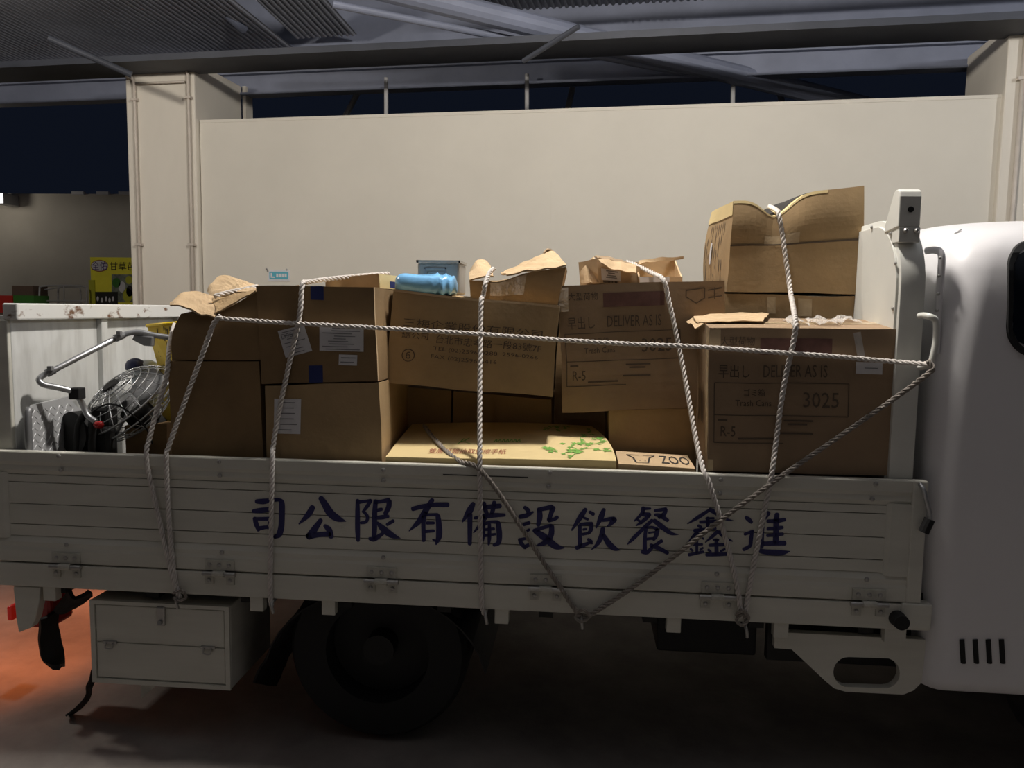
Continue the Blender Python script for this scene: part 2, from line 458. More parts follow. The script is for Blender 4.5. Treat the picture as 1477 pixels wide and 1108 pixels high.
# far hall wall at the left, behind the stall
fw = structure(box('wall_far', -16.0, -3.2, 11.6, 11.8, 0, 3.72, 'farwall'))
for i, (px, py) in enumerate(((110, 299), (146, 301), (178, 304))):
    p = at(px, py, 11.5); box('wall_cap_light', p.x-0.12, p.x+0.12, 11.55, 11.62, 3.70, 3.76, 'paper', fw)

# roof over the hall: deck sheets with ribs, girders, big pipe, braces
roof = empty('ceiling'); structure(roof)
def deck(x0, x1, y0, y1, z0, z1, rib=0.065):
    n = int((x1-x0)/rib); vs, fs = [], []
    prof = [(0, 0), (0.35, 0), (0.5, 0.016), (0.85, 0.016)]
    xs = []
    for i in range(n):
        for a, h in prof: xs.append((x0+(i+a)*rib, h))
    for (x, h) in xs: vs += [wp(x, y0, z0+h), wp(x, y1, z1+h)]
    for i in range(len(xs)-1): fs.append((2*i, 2*i+2, 2*i+3, 2*i+1))
    return new_mesh('roof_sheet', vs, fs, 'deck', roof)
deck(-9.0, 0.55, -0.55, 1.1, 4.62, 4.56)
deck(0.62, 1.35, -0.55, 0.9, 4.72, 4.60)
deck(2.75, 11.0, -0.75, 0.5, 4.56, 4.62)
deck(-12.0, 12.0, -14.0, -2.2, 5.4, 5.4, 0.3)
def wbeam(name, x0, x1, y, z0, z1, wdt=0.16, m='roofsteel', dx=0.0):
    bm = bmesh.new()
    bm_box(bm, x0, x1, y-wdt/2, y+wdt/2, z0, z0+0.025, WM); bm_box(bm, x0, x1, y-wdt/2, y+wdt/2, z1-0.025, z1, WM)
    bm_box(bm, x0, x1, y-0.012, y+0.012, z0+0.025, z1-0.025, WM)
    return from_bm(name, bm, m, roof)
wbox('girder', -12, LW+4, -0.45, 0.02, 3.99, 4.05, 'roofdark', roof)
wbeam('girder', -12, LW+4, 2.6, 4.55, 5.0, 0.24)
wbeam('edge_beam', -9, LW+4, 0.9, 4.0, 4.25, 0.16)
wbox('roof_fascia', -12, LW+4, 1.12, 1.16, 4.20, 5.6, 'roofsteel', roof)
def rpipe(name, a, b, r, m='roofsteel', sides=14):
    return cyl(name, at(*a), at(*b), r, m, roof, sides)
rpipe('duct_pipe', (430, -46, 3.7), (1260, 156, 6.3), 0.10)
rpipe('duct_pipe', (480, 6, 3.9), (1000, 108, 5.6), 0.032)
rpipe('brace', (755, 88, 4.3), (835, 38, 3.95), 0.022, 'roofdark')
rpipe('brace', (900, 105, 6.4), (1010, 60, 5.9), 0.03)
rpipe('brace', (70, 55, 4.2), (190, 108, 4.5), 0.03, 'roofdark')
rpipe('brace', (150, 60, 7.0), (210, 100, 7.2), 0.06)
rpipe('brace', (310, 5, 5.2), (352, 42, 5.6), 0.05)
rpipe('brace', (1060, 75, 6.0), (1440, 50, 5.2), 0.04)
rpipe('brace', (1000, 75, 6.6), (1210, 138, 8.4), 0.05)
rpipe('brace', (0, 118, 6.6), (190, 110, 6.2), 0.03)
for a, b in (((557, 112), (557, 168)), ((760, 107), (760, 163)), ((1058, 80), (1057, 153))):
    rpipe('hanger_rod', (*a, 5.6), (*b, 5.6), 0.022, 'pole', 8)
for a, b in (((519, 128), (498, 168)), ((826, 126), (818, 162)), ((1118, 108), (1129, 151))):
    rpipe('strut', (*a, 6.6), (*b, 6.6), 0.035, 'pole', 8)
# walls of the building core seen above the partition
structure(wbox('wall_recess', -0.02, 0.02, 0.85, 1.0, 0, 4.1, 'pillar'))

# lamps
for (loc, watts, colr, dia, lab) in LAMPS:
    root = empty('hall_or_fill_lamp'); tag(root, lab, 'lamp', 'hall and fill lamps')
    x, y, z = loc
    v, f = tube_geo([Vector((x, y, z+0.42)), Vector((x, y, z+0.36)), Vector((x, y, z+0.30)), Vector((x, y, z+0.22))], [0.05, 0.06, 0.10, 0.20], 24)
    new_mesh('lamp_cap', v, f[:-1], 'lampshell', root, smooth=True)
    cyl('lamp_rod', (x, y, z+0.42), (x, y, 5.3), 0.012, 'lampshell', root, 8)
    cyl('lamp_socket', (x, y, z+0.14), (x, y, z+0.36), 0.03, 'lampshell', root, 12)
    ld = bpy.data.lights.new('lamp_light', 'POINT'); ld.shadow_soft_size = dia; ld.energy = watts; ld.color = colr
    lo = bpy.data.objects.new('lamp_light', ld); COL.objects.link(lo); lo.location = (x, y, z); lo.parent = root

# distant bright lamp on the far wall at the left edge
p = at(2, 287, 11.2)
dl = empty('wall_lamp'); tag(dl, 'small bright white lamp on top of the far grey wall', 'lamp')
box('lamp_body', p.x-0.12, p.x+0.12, 11.1, 11.5, p.z-0.10, p.z+0.10, 'lampshell', dl, 0.01)
box('lamp_panel', p.x-0.10, p.x+0.10, 11.08, 11.1, p.z-0.085, p.z+0.085, 'lamp', dl)
ld = bpy.data.lights.new('wall_lamp_light', 'POINT'); ld.energy = 10; ld.shadow_soft_size = 0.1; ld.color = (1, 0.93, 0.82)
lo = bpy.data.objects.new('wall_lamp_light', ld); COL.objects.link(lo); lo.location = (p.x-0.1, 10.6, p.z-0.1); lo.parent = dl

# ------------------------------------------------------------------ the truck
truck = empty('flatbed_truck')
tag(truck, 'white flatbed truck with blue lettering on its side gate and a roped load', 'truck')
ZT, ZG, ZR = 1.10, 0.681, 0.585          # gate top, hinge gap, rail bottom
BX0, BX1, BW = -2.17, 1.165, 1.78        # bed ends, bed width
FLZ = 0.70
box('bed_floor', BX0, BX1+0.03, 0.045, BW, FLZ-0.05, FLZ, 'chassis', truck)

def gate(y_front, sgn, letters):
    """drop side: frame with moulded rails, recessed boards; sgn=+1 thickness towards +y"""
    bm = bmesh.new(); yf = y_front
    def prof(pts):
        A = [bm.verts.new((BX0, yf+sgn*a, z)) for a, z in pts]; B = [bm.verts.new((BX1, yf+sgn*a, z)) for a, z in pts]
        bm.faces.new(A); bm.faces.new(B)
        for i in range(len(pts)):
            j = (i+1) % len(pts); bm.faces.new((A[i], A[j], B[j], B[i]))
    prof([(0.002, ZT), (0.0, ZT-0.004), (0.0, 1.062), (0.006, 1.048), (0.004, 1.030), (0.012, 1.013), (0.032, 1.013), (0.032, ZT)])
    prof([(0.012, 0.778), (0.002, 0.757), (0.003, 0.740), (0.0, 0.728), (0.0, ZG+0.004), (0.003, ZG), (0.032, ZG), (0.032, 0.778)])
    for (x0, x1, b0, b1) in ((BX0, -2.112, 0.0, 0.012), (1.040, BX1, 0.012, 0.0)):
        pts = [(x0, 0.0), (x1-0.014, 0.0), (x1, 0.012), (x1, 0.032), (x0, 0.032)] if b1 else [(x0, 0.012), (x0+0.016, 0.0), (x1, 0.0), (x1, 0.032), (x0, 0.032)]
        A = [bm.verts.new((x, yf+sgn*a, 0.77)) for x, a in pts]; B = [bm.verts.new((x, yf+sgn*a, 1.02)) for x, a in pts]
        bm.faces.new(A); bm.faces.new(B)
        for i in range(len(pts)):
            j = (i+1) % len(pts); bm.faces.new((A[i], A[j], B[j], B[i]))
    g = from_bm('side_gate', bm, 'gatewhite', truck)
    zs = [1.013, 0.983, 0.901, 0.823, 0.778]
    for i in range(4):
        a, b = yf+sgn*0.009, yf+sgn*0.028
        box('board', -2.112, 1.042, min(a, b), max(a, b), zs[i+1]+0.0015, zs[i]-0.0015, 'gatewhite', g, 0.0012)
    return g
g1 = gate(0.0, 1, True)
g2 = gate(BW, -1, False)

bolt_me = None
def bolt(p, parent, r=0.007, h=0.006, m='bolt', d=(0, -1, 0)):
    global bolt_me
    if bolt_me is None:
        v, f = tube_geo([Vector((0, 0, 0)), Vector((0, -0.6, 0)), Vector((0, -1, 0))], [1, 0.9, 0.45], 10)
        bolt_me = bpy.data.meshes.new('bolt')
        bolt_me.from_pydata([tuple(x) for x in v], [], f); bolt_me.materials.append(M[m])
    o = bpy.data.objects.new('bolt', bolt_me); COL.objects.link(o); o.parent = parent
    o.location = p; o.scale = (r, h, r)
    dv = Vector(d)
    if abs(dv.x) > 0.5: o.rotation_euler = (0, 0, -math.pi/2 if dv.x < 0 else math.pi/2)
    return o
for px, py in ((85, 658), (88, 678), (316, 666), (317, 686), (553, 678), (553, 693), (793, 682), (791, 702), (1040, 692), (1038, 712),
               (1263, 698), (1258, 720), (96, 786), (320, 797), (553, 804), (1034, 828), (1250, 836)):
    bolt(at(px, py, 0.0), g1, 0.0085)
p = at(700, 686, 0); box('slot', p.x-0.15, p.x+0.15, -0.001, 0.004, 1.066, 1.0695, 'inkdark', g1)

# blue brush lettering on the gate
CH = {}
CH['si'] = (350, 705, 9.231, [[(185,170,60),(280,170,75),(380,155,55),(480,148,45)], [(490,150,50),(520,190,75),(522,330,80),(515,500,80),(485,610,80),(425,645,40)],
  [(140,300,50),(250,290,75),(390,272,55)], [(160,395,55),(180,470,65),(210,555,45)], [(160,402,45),(280,402,50),(375,400,55)], [(375,395,60),(355,500,55),(350,530,40)],
  [(215,530,60),(300,515,50),(365,515,50)], [(340,610,18),(395,635,40),(440,645,45)]])
CH['gong'] = (350, 705, 9.231, [[(930,250,75),(870,350,80),(750,470,18)], [(1040,125,70),(1090,200,90),(1170,330,105),(1270,400,85),(1375,435,10)],
  [(1040,420,60),(950,550,90),(880,640,90)], [(880,635,85),(1000,615,70),(1150,605,70)], [(1095,495,50),(1150,550,80),(1180,640,70)]])
CH['xian'] = (500, 705, 9.231, [[(145,155,50),(145,350,65),(145,550,65),(152,690,50)], [(145,180,60),(230,170,40),(320,155,40)], [(320,160,50),(270,240,50),(215,310,35)],
  [(230,310,40),(275,370,45),(260,440,45),(190,455,40)], [(385,165,60),(372,350,70),(370,550,70),(360,660,60)], [(380,180,50),(460,170,50),(560,150,60)],
  [(565,165,70),(560,240,70),(515,335,60)], [(400,290,45),(465,275,45)], [(400,390,50),(480,380,60),(555,370,40)], [(305,665,45),(360,675,65),(420,640,60),(490,590,45)],
  [(620,430,50),(540,478,45)], [(410,450,30),(480,530,85),(600,620,80),(715,660,10)]])
CH['you'] = (500, 705, 9.231, [[(880,270,60),(1000,240,60),(1150,215,60),(1345,215,65)], [(1140,150,60),(1060,280,80),(960,440,75),(830,565,12)],
  [(1040,330,70),(1022,450,60),(1025,690,55)], [(1060,350,40),(1210,345,40)], [(1215,365,65),(1230,500,80),(1228,640,80),(1190,740,25)], [(1140,672,12),(1200,705,45)],
  [(1070,457,45),(1160,457,40)], [(1050,570,45),(1160,562,40)]])
CH['bei'] = (655, 710, 9.231, [[(255,155,60),(200,260,90),(110,395,22)], [(210,300,70),(210,500,65),(208,690,55)], [(400,145,50),(412,220,60),(440,300,55)], [(535,135,55),(520,220,60),(500,290,55)],
  [(370,210,45),(480,195,65),(610,185,65)], [(275,345,40),(380,325,60),(520,310,65),(670,305,45)], [(420,330,65),(340,440,50),(260,540,18)], [(390,430,55),(385,600,48),(370,690,18)],
  [(400,430,45),(480,400,42),(580,400,50)], [(585,410,65),(602,550,75),(592,670,65),(530,705,45)], [(470,430,45),(470,600,52),(460,700,28)], [(410,500,38),(530,490,40)], [(410,580,42),(550,560,34)]])
CH['she'] = (655, 710, 9.231, [[(940,205,50),(985,245,60),(985,290,50)], [(880,328,60),(970,310,60),(1050,265,28)], [(930,430,50),(1000,408,48)], [(930,540,40),(1000,500,36)],
  [(870,630,45),(900,690,58),(950,745,38)], [(870,635,45),(985,610,35)], [(990,625,48),(1035,690,40)], [(930,735,48),(1010,700,48),(1070,725,30)],
  [(1135,235,65),(1140,330,78),(1120,440,55)], [(1125,235,60),(1220,215,60),(1300,200,70)], [(1315,210,75),(1290,290,60),(1262,370,60)], [(1262,378,55),(1330,362,48),(1375,335,48)],
  [(1065,515,55),(1180,475,48),(1290,445,48)], [(1300,455,65),(1290,570,78),(1230,660,75),(1120,705,36)], [(1080,520,65),(1200,600,95),(1350,720,85),(1470,742,12)]])
CH['yin'] = (815, 720, 8.688, [[(258,130,50),(190,230,68),(85,390,22)], [(310,162,40),(355,190,48)], [(220,228,28),(285,255,34)], [(190,322,42),(260,310,42),(335,308,46)],
  [(185,335,48),(185,480,52),(190,590,58)], [(332,315,52),(322,390,52),(290,432,38)], [(230,382,32),(265,377,28)], [(220,442,38),(290,428,36)], [(145,610,55),(230,580,52),(300,550,38),(340,555,28)],
  [(290,505,36),(330,535,46)], [(487,132,48),(450,230,72),(390,360,20)], [(470,268,38),(600,248,56),(640,262,25)], [(612,262,75),(570,312,48),(520,350,8)],
  [(475,372,58),(452,480,66),(400,570,46),(330,635,10)], [(482,455,55),(550,560,76),(620,618,64),(690,640,8)]])
CH['can'] = (815, 720, 8.688, [[(978,112,48),(965,180,48),(870,275,20)], [(985,122,38),(1070,120,28)], [(980,190,52),(1060,197,54)], [(1050,212,46),(980,272,46),(890,335,16)], [(905,252,28),(960,300,38)],
  [(1125,145,34),(1200,136,42),(1265,122,38)], [(1268,132,40),(1240,190,56),(1180,230,46)], [(1130,197,38),(1200,212,56),(1285,268,46)], [(1090,268,46),(980,370,48),(850,500,46),(780,570,8)],
  [(1120,272,56),(1230,360,66),(1330,430,46),(1420,445,8)], [(1017,345,46),(1002,480,48),(1000,640,56)], [(1030,362,28),(1090,350,28),(1150,378,46)], [(1157,388,56),(1140,460,56),(1110,510,36)],
  [(1050,425,24),(1130,412,24)], [(1030,502,36),(1110,492,32)], [(965,660,46),(1030,665,56),(1100,602,42),(1210,525,46)], [(1075,578,46),(1180,620,56),(1285,675,46)]])
CH['xin'] = (985, 725, 8.952, [[(345,95,38),(200,190,50),(60,275,12)], [(350,92,56),(450,150,56),(560,215,36),(650,235,10)], [(300,205,28),(400,203,28)], [(225,252,42),(330,247,44),(425,237,36)],
  [(322,200,46),(325,350,48)], [(200,298,38),(235,322,44)], [(430,285,34),(400,310,30)], [(150,362,46),(280,350,46),(420,335,42)], [(180,385,46),(130,450,48),(25,585,12)], [(190,400,36),(265,470,26)],
  [(110,545,30),(250,540,30)], [(180,490,38),(180,650,38)], [(100,600,32),(125,622,28)], [(258,585,28),(222,612,28)], [(80,675,44),(260,637,38)], [(450,372,46),(390,430,46),(290,515,12)],
  [(470,382,54),(540,450,46),(640,500,16)], [(395,482,28),(460,482,28)], [(345,552,42),(525,545,42)], [(432,480,46),(435,660,56)], [(330,610,36),(362,640,28)], [(550,597,32),(490,627,32)], [(305,675,44),(450,670,52),(595,665,42)]])
CH['jin'] = (985, 725, 8.952, [[(815,195,46),(850,220,60),(885,255,46)], [(800,410,38),(860,388,42),(905,368,36)], [(893,382,46),(878,480,54),(865,560,48),(785,605,50)], [(1105,135,60),(1062,190,56),(1035,240,40)],
  [(1045,180,56),(1022,300,66),(1012,570,64)], [(1215,155,64),(1210,220,66)], [(1095,242,46),(1200,240,56),(1315,222,46)], [(1095,342,42),(1200,335,50),(1285,322,42)], [(1090,427,42),(1200,416,50),(1290,407,42)],
  [(1045,532,56),(1200,526,62),(1315,526,60)], [(1207,215,76),(1200,510,76)], [(935,590,36),(1030,632,64),(1250,650,74),(1380,632,12)]])
for k, (ox, oy, sc, st) in CH.items():
    vs, fs = stroke_geo(st, lambda x, y: at(ox+x/sc, oy+y/sc, 0.0078), [], [])
    new_mesh('painted_character', vs, fs, 'navy', g1)

# lower side rail, cross-member ends, hinges, hooks
rail = box('side_rail', BX0, 1.2, 0.0, 0.05, ZR, ZG-0.006, 'gatewhite', truck, 0.004)
box('side_rail', BX0, 1.2, BW-0.05, BW, ZR, ZG-0.006, 'gatewhite', truck, 0.004)
for i in range(9):
    x = -1.95+i*0.37; box('cross_member', x-0.025, x+0.025, 0.04, BW-0.04, ZR-0.035, ZR+0.03, 'chassis', truck)
for px in (75, 372, 475, 724, 972, 1127):
    p = at(px, 880, 0.02); box('rail_tab', p.x-0.025, p.x+0.025, 0.008, 0.045, ZR-0.055, ZR+0.002, 'gatewhite', truck, 0.003)
def hinge(px, py):
    c = at(px, py, 0.0); x = c.x; z = ZG
    bm = bmesh.new()
    bm_box(bm, x-0.055, x+0.055, -0.007, 0.001, z+0.004, z+0.042)
    bm_box(bm, x-0.055, x-0.024, -0.007, 0.001, z-0.05, z-0.004); bm_box(bm, x+0.024, x+0.055, -0.007, 0.001, z-0.05, z-0.004)
    h = from_bm('hinge', bm, 'hinge', truck)
    cyl('hinge_pin', (x-0.062, -0.012, z-0.008), (x+0.062, -0.012, z-0.008), 0.0085, 'bolt', h, 10)
    cyl('knuckle', (x-0.022, -0.012, z-0.008), (x+0.022, -0.012, z-0.008), 0.012, 'hinge', h, 10)
    for dx in (-0.036, 0, 0.036): bolt((x+dx, -0.007, z+0.024), h, 0.008)
    for dx in (-0.04, 0.04): bolt((x+dx, -0.007, z-0.034), h, 0.008)
for px, py in ((97, 818), (318, 833), (551, 845), (787, 857), (1034, 867), (1252, 873)): hinge(px, py)
for px, py in ((262, 858), (398, 872), (702, 884), (838, 893), (1072, 902)):
    p = at(px, py, 0.02); z = ZR
    tube('rope_hook', [(p.x, 0.03, z+0.01), (p.x, 0.012, z-0.006), (p.x, -0.018, z-0.010), (p.x+0.004, -0.024, z-0.03), (p.x+0.006, -0.02, z-0.045)], 0.006, 'bolt', truck, 8, 4)
# end tab, rubber stopper, latch lever at the front end of the gate
box('rail_end', 1.105, 1.205, -0.008, 0.04, ZR+0.005, ZG+0.0, 'gatewhite', truck, 0.006)
p = at(1297, 895, -0.02)
cyl('rubber_stopper', (p.x, 0.01, p.z), (p.x, -0.045, p.z), 0.028, 'black', truck, 18, 0.025)
bm = bmesh.new(); bm_box(bm, 1.06, 1.13, 0.005, 0.04, ZR-0.05, ZR+0.01)
from_bm('rail_bracket', bm, 'gatewhite', truck)
lat = tube('latch_lever', [at(1327, 699, -0.02), at(1332, 706, -0.035), at(1336, 722, -0.04), at(1341, 742, -0.04), at(1340, 753, -0.04)], 0.0075, 'steel', truck, 8, 4)
cyl('latch_grip', at(1341, 749, -0.042), at(1332, 768, -0.042), 0.017, 'black', lat, 12)
box('gate_post', 1.118, 1.168, -0.004, 0.03, ZG, ZT+0.002, 'gatewhite', truck, 0.006)

# fuel bracket plate with an oblong hole
out = [(1117, 912), (1142, 913), (1335, 923), (1333, 972), (1328, 986), (1318, 996), (1303, 1002), (1220, 998), (1203, 993), (1190, 982), (1142, 937), (1117, 935)]
bm = bmesh.new()
vo = [bm.verts.new(at(x, y, 0.03)) for x, y in out]
hole = []
for k in range(24):
    a = 2*math.pi*k/24; hx = 1250+(26 if math.cos(a) > 0 else -26)+22*math.cos(a); hy = 970.5+22*math.sin(a)+(hx-1250)*0.02
    hole.append(bm.verts.new(at(hx, hy, 0.03)))
es = [bm.edges.new((vo[i], vo[(i+1) % len(vo)])) for i in range(len(vo))] + [bm.edges.new((hole[i], hole[(i+1) % 24])) for i in range(24)]
bmesh.ops.triangle_fill(bm, edges=es, use_beauty=True)
r = bmesh.ops.extrude_face_region(bm, geom=list(bm.faces))
bmesh.ops.translate(bm, vec=(0, 0.03, 0), verts=[v for v in r['geom'] if isinstance(v, bmesh.types.BMVert)])
from_bm('side_guard_plate', bm, 'gatewhite', truck)
box('dark_gap_plate', 0.70, 1.2, 0.12, 0.16, 0.40, 0.56, 'chassis', truck)

# toolbox under the rear
tx0, tx1, ty0, ty1, tz0, tz1 = -1.818, -1.273, 0.03, 0.40, 0.214, 0.537
tb = box('toolbox', tx0, tx1, ty0, ty1, tz0, tz1, 'gatewhite', truck, 0.005)
zm = 0.375
box('toolbox_door', tx0+0.022, tx1-0.022, ty0-0.006, ty0+0.01, zm+0.002, tz1-0.018, 'gatewhite', tb, 0.002)
box('toolbox_door', tx0+0.022, tx1-0.022, ty0-0.006, ty0+0.01, tz0+0.022, zm-0.002, 'gatewhite', tb, 0.002)
bm = bmesh.new()
for (a, b, c, d) in ((tx0, tx1, tz1-0.014, tz1), (tx0, tx1, tz0, tz0+0.017), (tx0, tx0+0.018, tz0+0.017, tz1-0.014), (tx1-0.018, tx1, tz0+0.017, tz1-0.014)):
    bm_box(bm, a, b, ty0-0.010, ty0-0.0005, c, d)
from_bm('toolbox_frame', bm, 'gatewhite', tb)
lx = (tx0+tx1)/2+0.01
box('latch', lx-0.016, lx+0.016, ty0-0.018, ty0-0.004, tz1-0.085, tz1-0.010, 'bolt', tb, 0.005)
cyl('latch_ring', (lx, ty0-0.016, tz1-0.068), (lx, ty0-0.026, tz1-0.068), 0.009, 'greymetal', tb, 10)
for x in (tx0+0.075, tx1-0.085):
    box('door_hinge', x-0.028, x+0.028, ty0-0.012, ty0-0.004, zm-0.006, zm+0.006, 'bolt', tb, 0.002)
    tube('door_ring', [(x-0.012, ty0-0.014, zm), (x-0.014, ty0-0.018, zm-0.018), (x+0.012, ty0-0.018, zm-0.020), (x+0.014, ty0-0.014, zm)], 0.003, 'bolt', tb, 6, 4)
prism('toolbox_foot', [(at(203, 988, 0.06).x, tz0), (at(233, 988, 0.06).x, tz0), (at(204, 1016, 0.06).x, tz0-0.075)], 'y', 0.06, 0.075, 'hinge', tb)
sheet('step_strap', [[(133, 966, 0.10), (126, 988, 0.10), (124, 1003, 0.10), (112, 1018, 0.10), (95, 1032, 0.10)],
                     [(138, 978, 0.16), (132, 992, 0.16), (131, 1003, 0.16), (119, 1020, 0.16), (100, 1033, 0.16)]], 'chassis', truck, 0.006)

# rear corner: bumper bracket, lamps, mud bracket
bp = [(20, 845), (59, 847), (57, 870), (52, 893), (46, 905), (28, 912), (25, 895)]
bmv = [at(x, y, 0.01) for x, y in bp]
prism('bumper_bracket', [(v.x, v.z) for v in bmv], 'y', 0.005, 0.045, 'gatewhite', truck, 0.004)
p = at(66, 872, 0.2)
tl = box('tail_lamp', p.x-0.09, p.x+0.05, 0.16, 0.30, p.z-0.085, p.z+0.09, 'red', truck, 0.015)
p2 = at(24, 880, 0.14)
box('lamp_lens', p2.x-0.012, p2.x+0.010, 0.10, 0.2, p2.z-0.03, p2.z+0.03, 'redlit', tl, 0.008)
p3 = at(-40, 872, 0.35)
box('turn_signal_lens', p3.x-0.03, p3.x, 0.3, 0.42, p3.z-0.05, p3.z+0.05, 'amberlit', tl, 0.008)
box('turn_signal_lens', BX0-0.06, BX0-0.02, 1.42, 1.56, p3.z-0.05, p3.z+0.05, 'amberlit', tl, 0.008)
for yy_, en_, dv_ in ((0.40, 30, (-0.60, 0.30, -0.55)), (1.49, 34, (-0.60, -0.35, -0.55))):
    ld = bpy.data.lights.new('turn_signal_light', 'SPOT'); ld.energy = en_; ld.spot_size = math.radians(150); ld.spot_blend = 1.0
    ld.color = (1.0, 0.22, 0.035); ld.shadow_soft_size = 0.06
    lo = bpy.data.objects.new('turn_signal_light', ld); COL.objects.link(lo); lo.location = (BX0-0.14, yy_, 0.60)
    lo.rotation_euler = Vector(dv_).to_track_quat('-Z', 'Y').to_euler(); lo.parent = truck
box('rear_beam', BX0+0.02, BX0+0.10, 0.10, BW-0.10, 0.50, 0.585, 'chassis', truck)
sheet('mud_bracket', [[(58, 893, 0.12), (56, 925, 0.12), (62, 955, 0.12), (86, 963, 0.12)], [(84, 880, 0.18), (84, 905, 0.18), (90, 930, 0.18), (90, 962, 0.18)]], 'chassis', truck, 0.02)
sheet('lamp_cable_tray', [[(100, 850, 0.12), (108, 862, 0.12), (128, 852, 0.12)], [(78, 880, 0.16), (95, 884, 0.16), (134, 858, 0.16)]], 'chassis', truck, 0.015)

# chassis, wheels, mudguard, tanks
for y in (0.50, 1.20): box('chassis_rail', BX0+0.05, 3.2, y, y+0.08, 0.42, 0.56, 'chassis', truck)
def wheel(x, y0, y1, r=0.345):
    R = [0.20, 0.325, r, r, 0.325, 0.20]; yy = [y0, y0+0.0, y0+0.03, y1-0.03, y1, y1]
    vs, fs = [], []; n = 40
    for k in range(n):
        a = 2*math.pi*k/n
        for rr, y in zip(R, yy): vs.append((x+rr*math.cos(a), y, r+rr*math.sin(a)))
    for k in range(n):
        for j in range(6):
            fs.append((k*6+j, k*6+(j+1) % 6, ((k+1) % n)*6+(j+1) % 6, ((k+1) % n)*6+j))
    wl = new_mesh('wheel', vs, fs, 'black', truck, smooth=False)
    cyl('rim', (x, y0+0.10, r), (x, y1-0.02, r), 0.20, 'chassis', wl, 28)
    cyl('hub', (x, y0+0.02, r), (x, y0+0.12, r), 0.06, 'chassis', wl, 16)
wheel(-0.74, 0.12, 0.32); wheel(-0.74, 0.34, 0.54); wheel(-0.74, 1.24, 1.44); wheel(-0.74, 1.46, 1.66); wheel(1.95, 0.12, 0.32); wheel(1.95, 1.46, 1.66)
vs, fs = [], []
for k in range(17):
    a = math.pi*(0.06+0.88*k/16)
    for y in (0.08, 0.58): vs.append((-0.74+0.43*math.cos(a), y, 0.24+0.36*math.sin(a)))
for k in range(16): fs.append((2*k, 2*k+1, 2*k+3, 2*k+2))
mg = new_mesh('mudguard', vs, fs, 'chassis', truck); sm = mg.modifiers.new('plate', 'SOLIDIFY'); sm.thickness = 0.006
sheet('mud_flap', [[(432, 880, 0.10), (412, 905, 0.10), (385, 945, 0.10), (366, 985, 0.10)], [(470, 880, 0.45), (440, 912, 0.45), (415, 950, 0.45), (398, 990, 0.45)]], 'black', truck, 0.008)
p = at(1015, 945, 0.35); box('battery_box', p.x-0.19, p.x+0.19, 0.30, 0.62, 0.33, 0.555, 'chassis', truck, 0.01)
cyl('air_tank', (at(745, 905, 0.4).x, 0.46, 0.49), (at(940, 910, 0.4).x, 0.46, 0.49), 0.075, 'chassis', truck, 18)

# front guard frame (headboard) with rounded shoulders
def gprof(y0, y1, z0, z1, r, n=10):
    P = [(y0, z0)]
    P += [(y0+r-r*math.cos(math.pi/2*k/n), z1-r+r*math.sin(math.pi/2*k/n)) for k in range(n+1)]
    P += [(y1-r+r*math.sin(math.pi/2*k/n), z1-r+r*math.cos(math.pi/2*k/n)) for k in range(n+1)]
    P += [(y1, z0)]; return P
hb = prism('guard_frame', gprof(0.036, BW-0.036, 0.66, 1.985, 0.24), 'x', 1.052, 1.132, 'white', truck, 0.004, True)
prism('guard_panel', gprof(0.054, BW-0.054, 0.70, 1.965, 0.225), 'x', 1.044, 1.056, 'white', hb, 0.002)
for px, py in ((1258, 328), (1285, 337), (1300, 379), (1302, 445), (1303, 512), (1305, 575), (1308, 645)):
    q = atx(px, py, 1.044); bolt((1.044, max(q.y, 0.065), q.z), hb, 0.007, 0.006, d=(-1, 0, 0))
# horn block on the shoulder
zb = at(1310, 328, 0.07).z
x0 = at(1297, 300, 0.06).x; x1 = at(1329, 300, 0.06).x
prf = [(0.06, zb), (0.06, zb+0.10), (0.066, zb+0.118), (0.08, zb+0.126), (0.10, zb+0.126), (0.115, zb+0.118), (0.175, zb+0.02), (0.18, zb-0.01)]
hn = prism('marker_block', prf, 'x', x0, x1, 'white', hb, 0.004)
q = at(1314, 302, 0.058); cyl('block_hole', (q.x, 0.0575, q.z), (q.x, 0.064, q.z), 0.010, 'black', hb, 12)
box('block_foot', x0+0.004, x1+0.002, 0.06, 0.16, zb-0.05, zb, 'white', hb, 0.003)
for dx in (0.024, 0.058): bolt((x0+dx, 0.06, zb-0.012), hb, 0.009, 0.012, 'chassis')
# tie handle on the frame edge
hd = tube('tie_handle', [at(1326, 456, 0.0), at(1332, 455, -0.02), at(1342, 457, -0.05), at(1350, 464, -0.05), at(1350, 490, -0.05), at(1346, 512, -0.05), at(1342, 524, -0.045), at(1334, 529, -0.02), at(1326, 530, 0.0)], 0.010, 'white', hb, 12, 5)

# tailgate with folded tread plate
tg = box('tailgate', -2.155, -2.105, 0.05, BW-0.05, 0.62, 1.60, 'stain', truck, 0.004)
box('top_rail', -2.125, -2.065, 0.036, BW-0.036, 1.583, 1.645, 'rust', tg, 0.006)
box('end_post', -2.165, -2.108, 0.036, 0.08, 0.62, 1.583, 'gatewhite', tg, 0.004)
yr = 0.55
q = atx(150, 520, -2.09); yr = q.y
box('rib', -2.106, -2.080, yr-0.022, yr+0.022, 0.66, 1.583, 'stain', tg, 0.004)
box('rib', -2.106, -2.080, yr+0.62, yr+0.665, 0.66, 1.583, 'stain', tg, 0.004)
PX = -2.055
pl_ = [(0.045, 0.72), (0.045, 1.215), (0.085, 1.262), (0.285, 1.272), (0.37, 1.20), (0.42, 0.95), (0.42, 0.72)]
tp = prism('tread_plate', pl_, 'x', PX-0.012, PX, 'tread', tg)
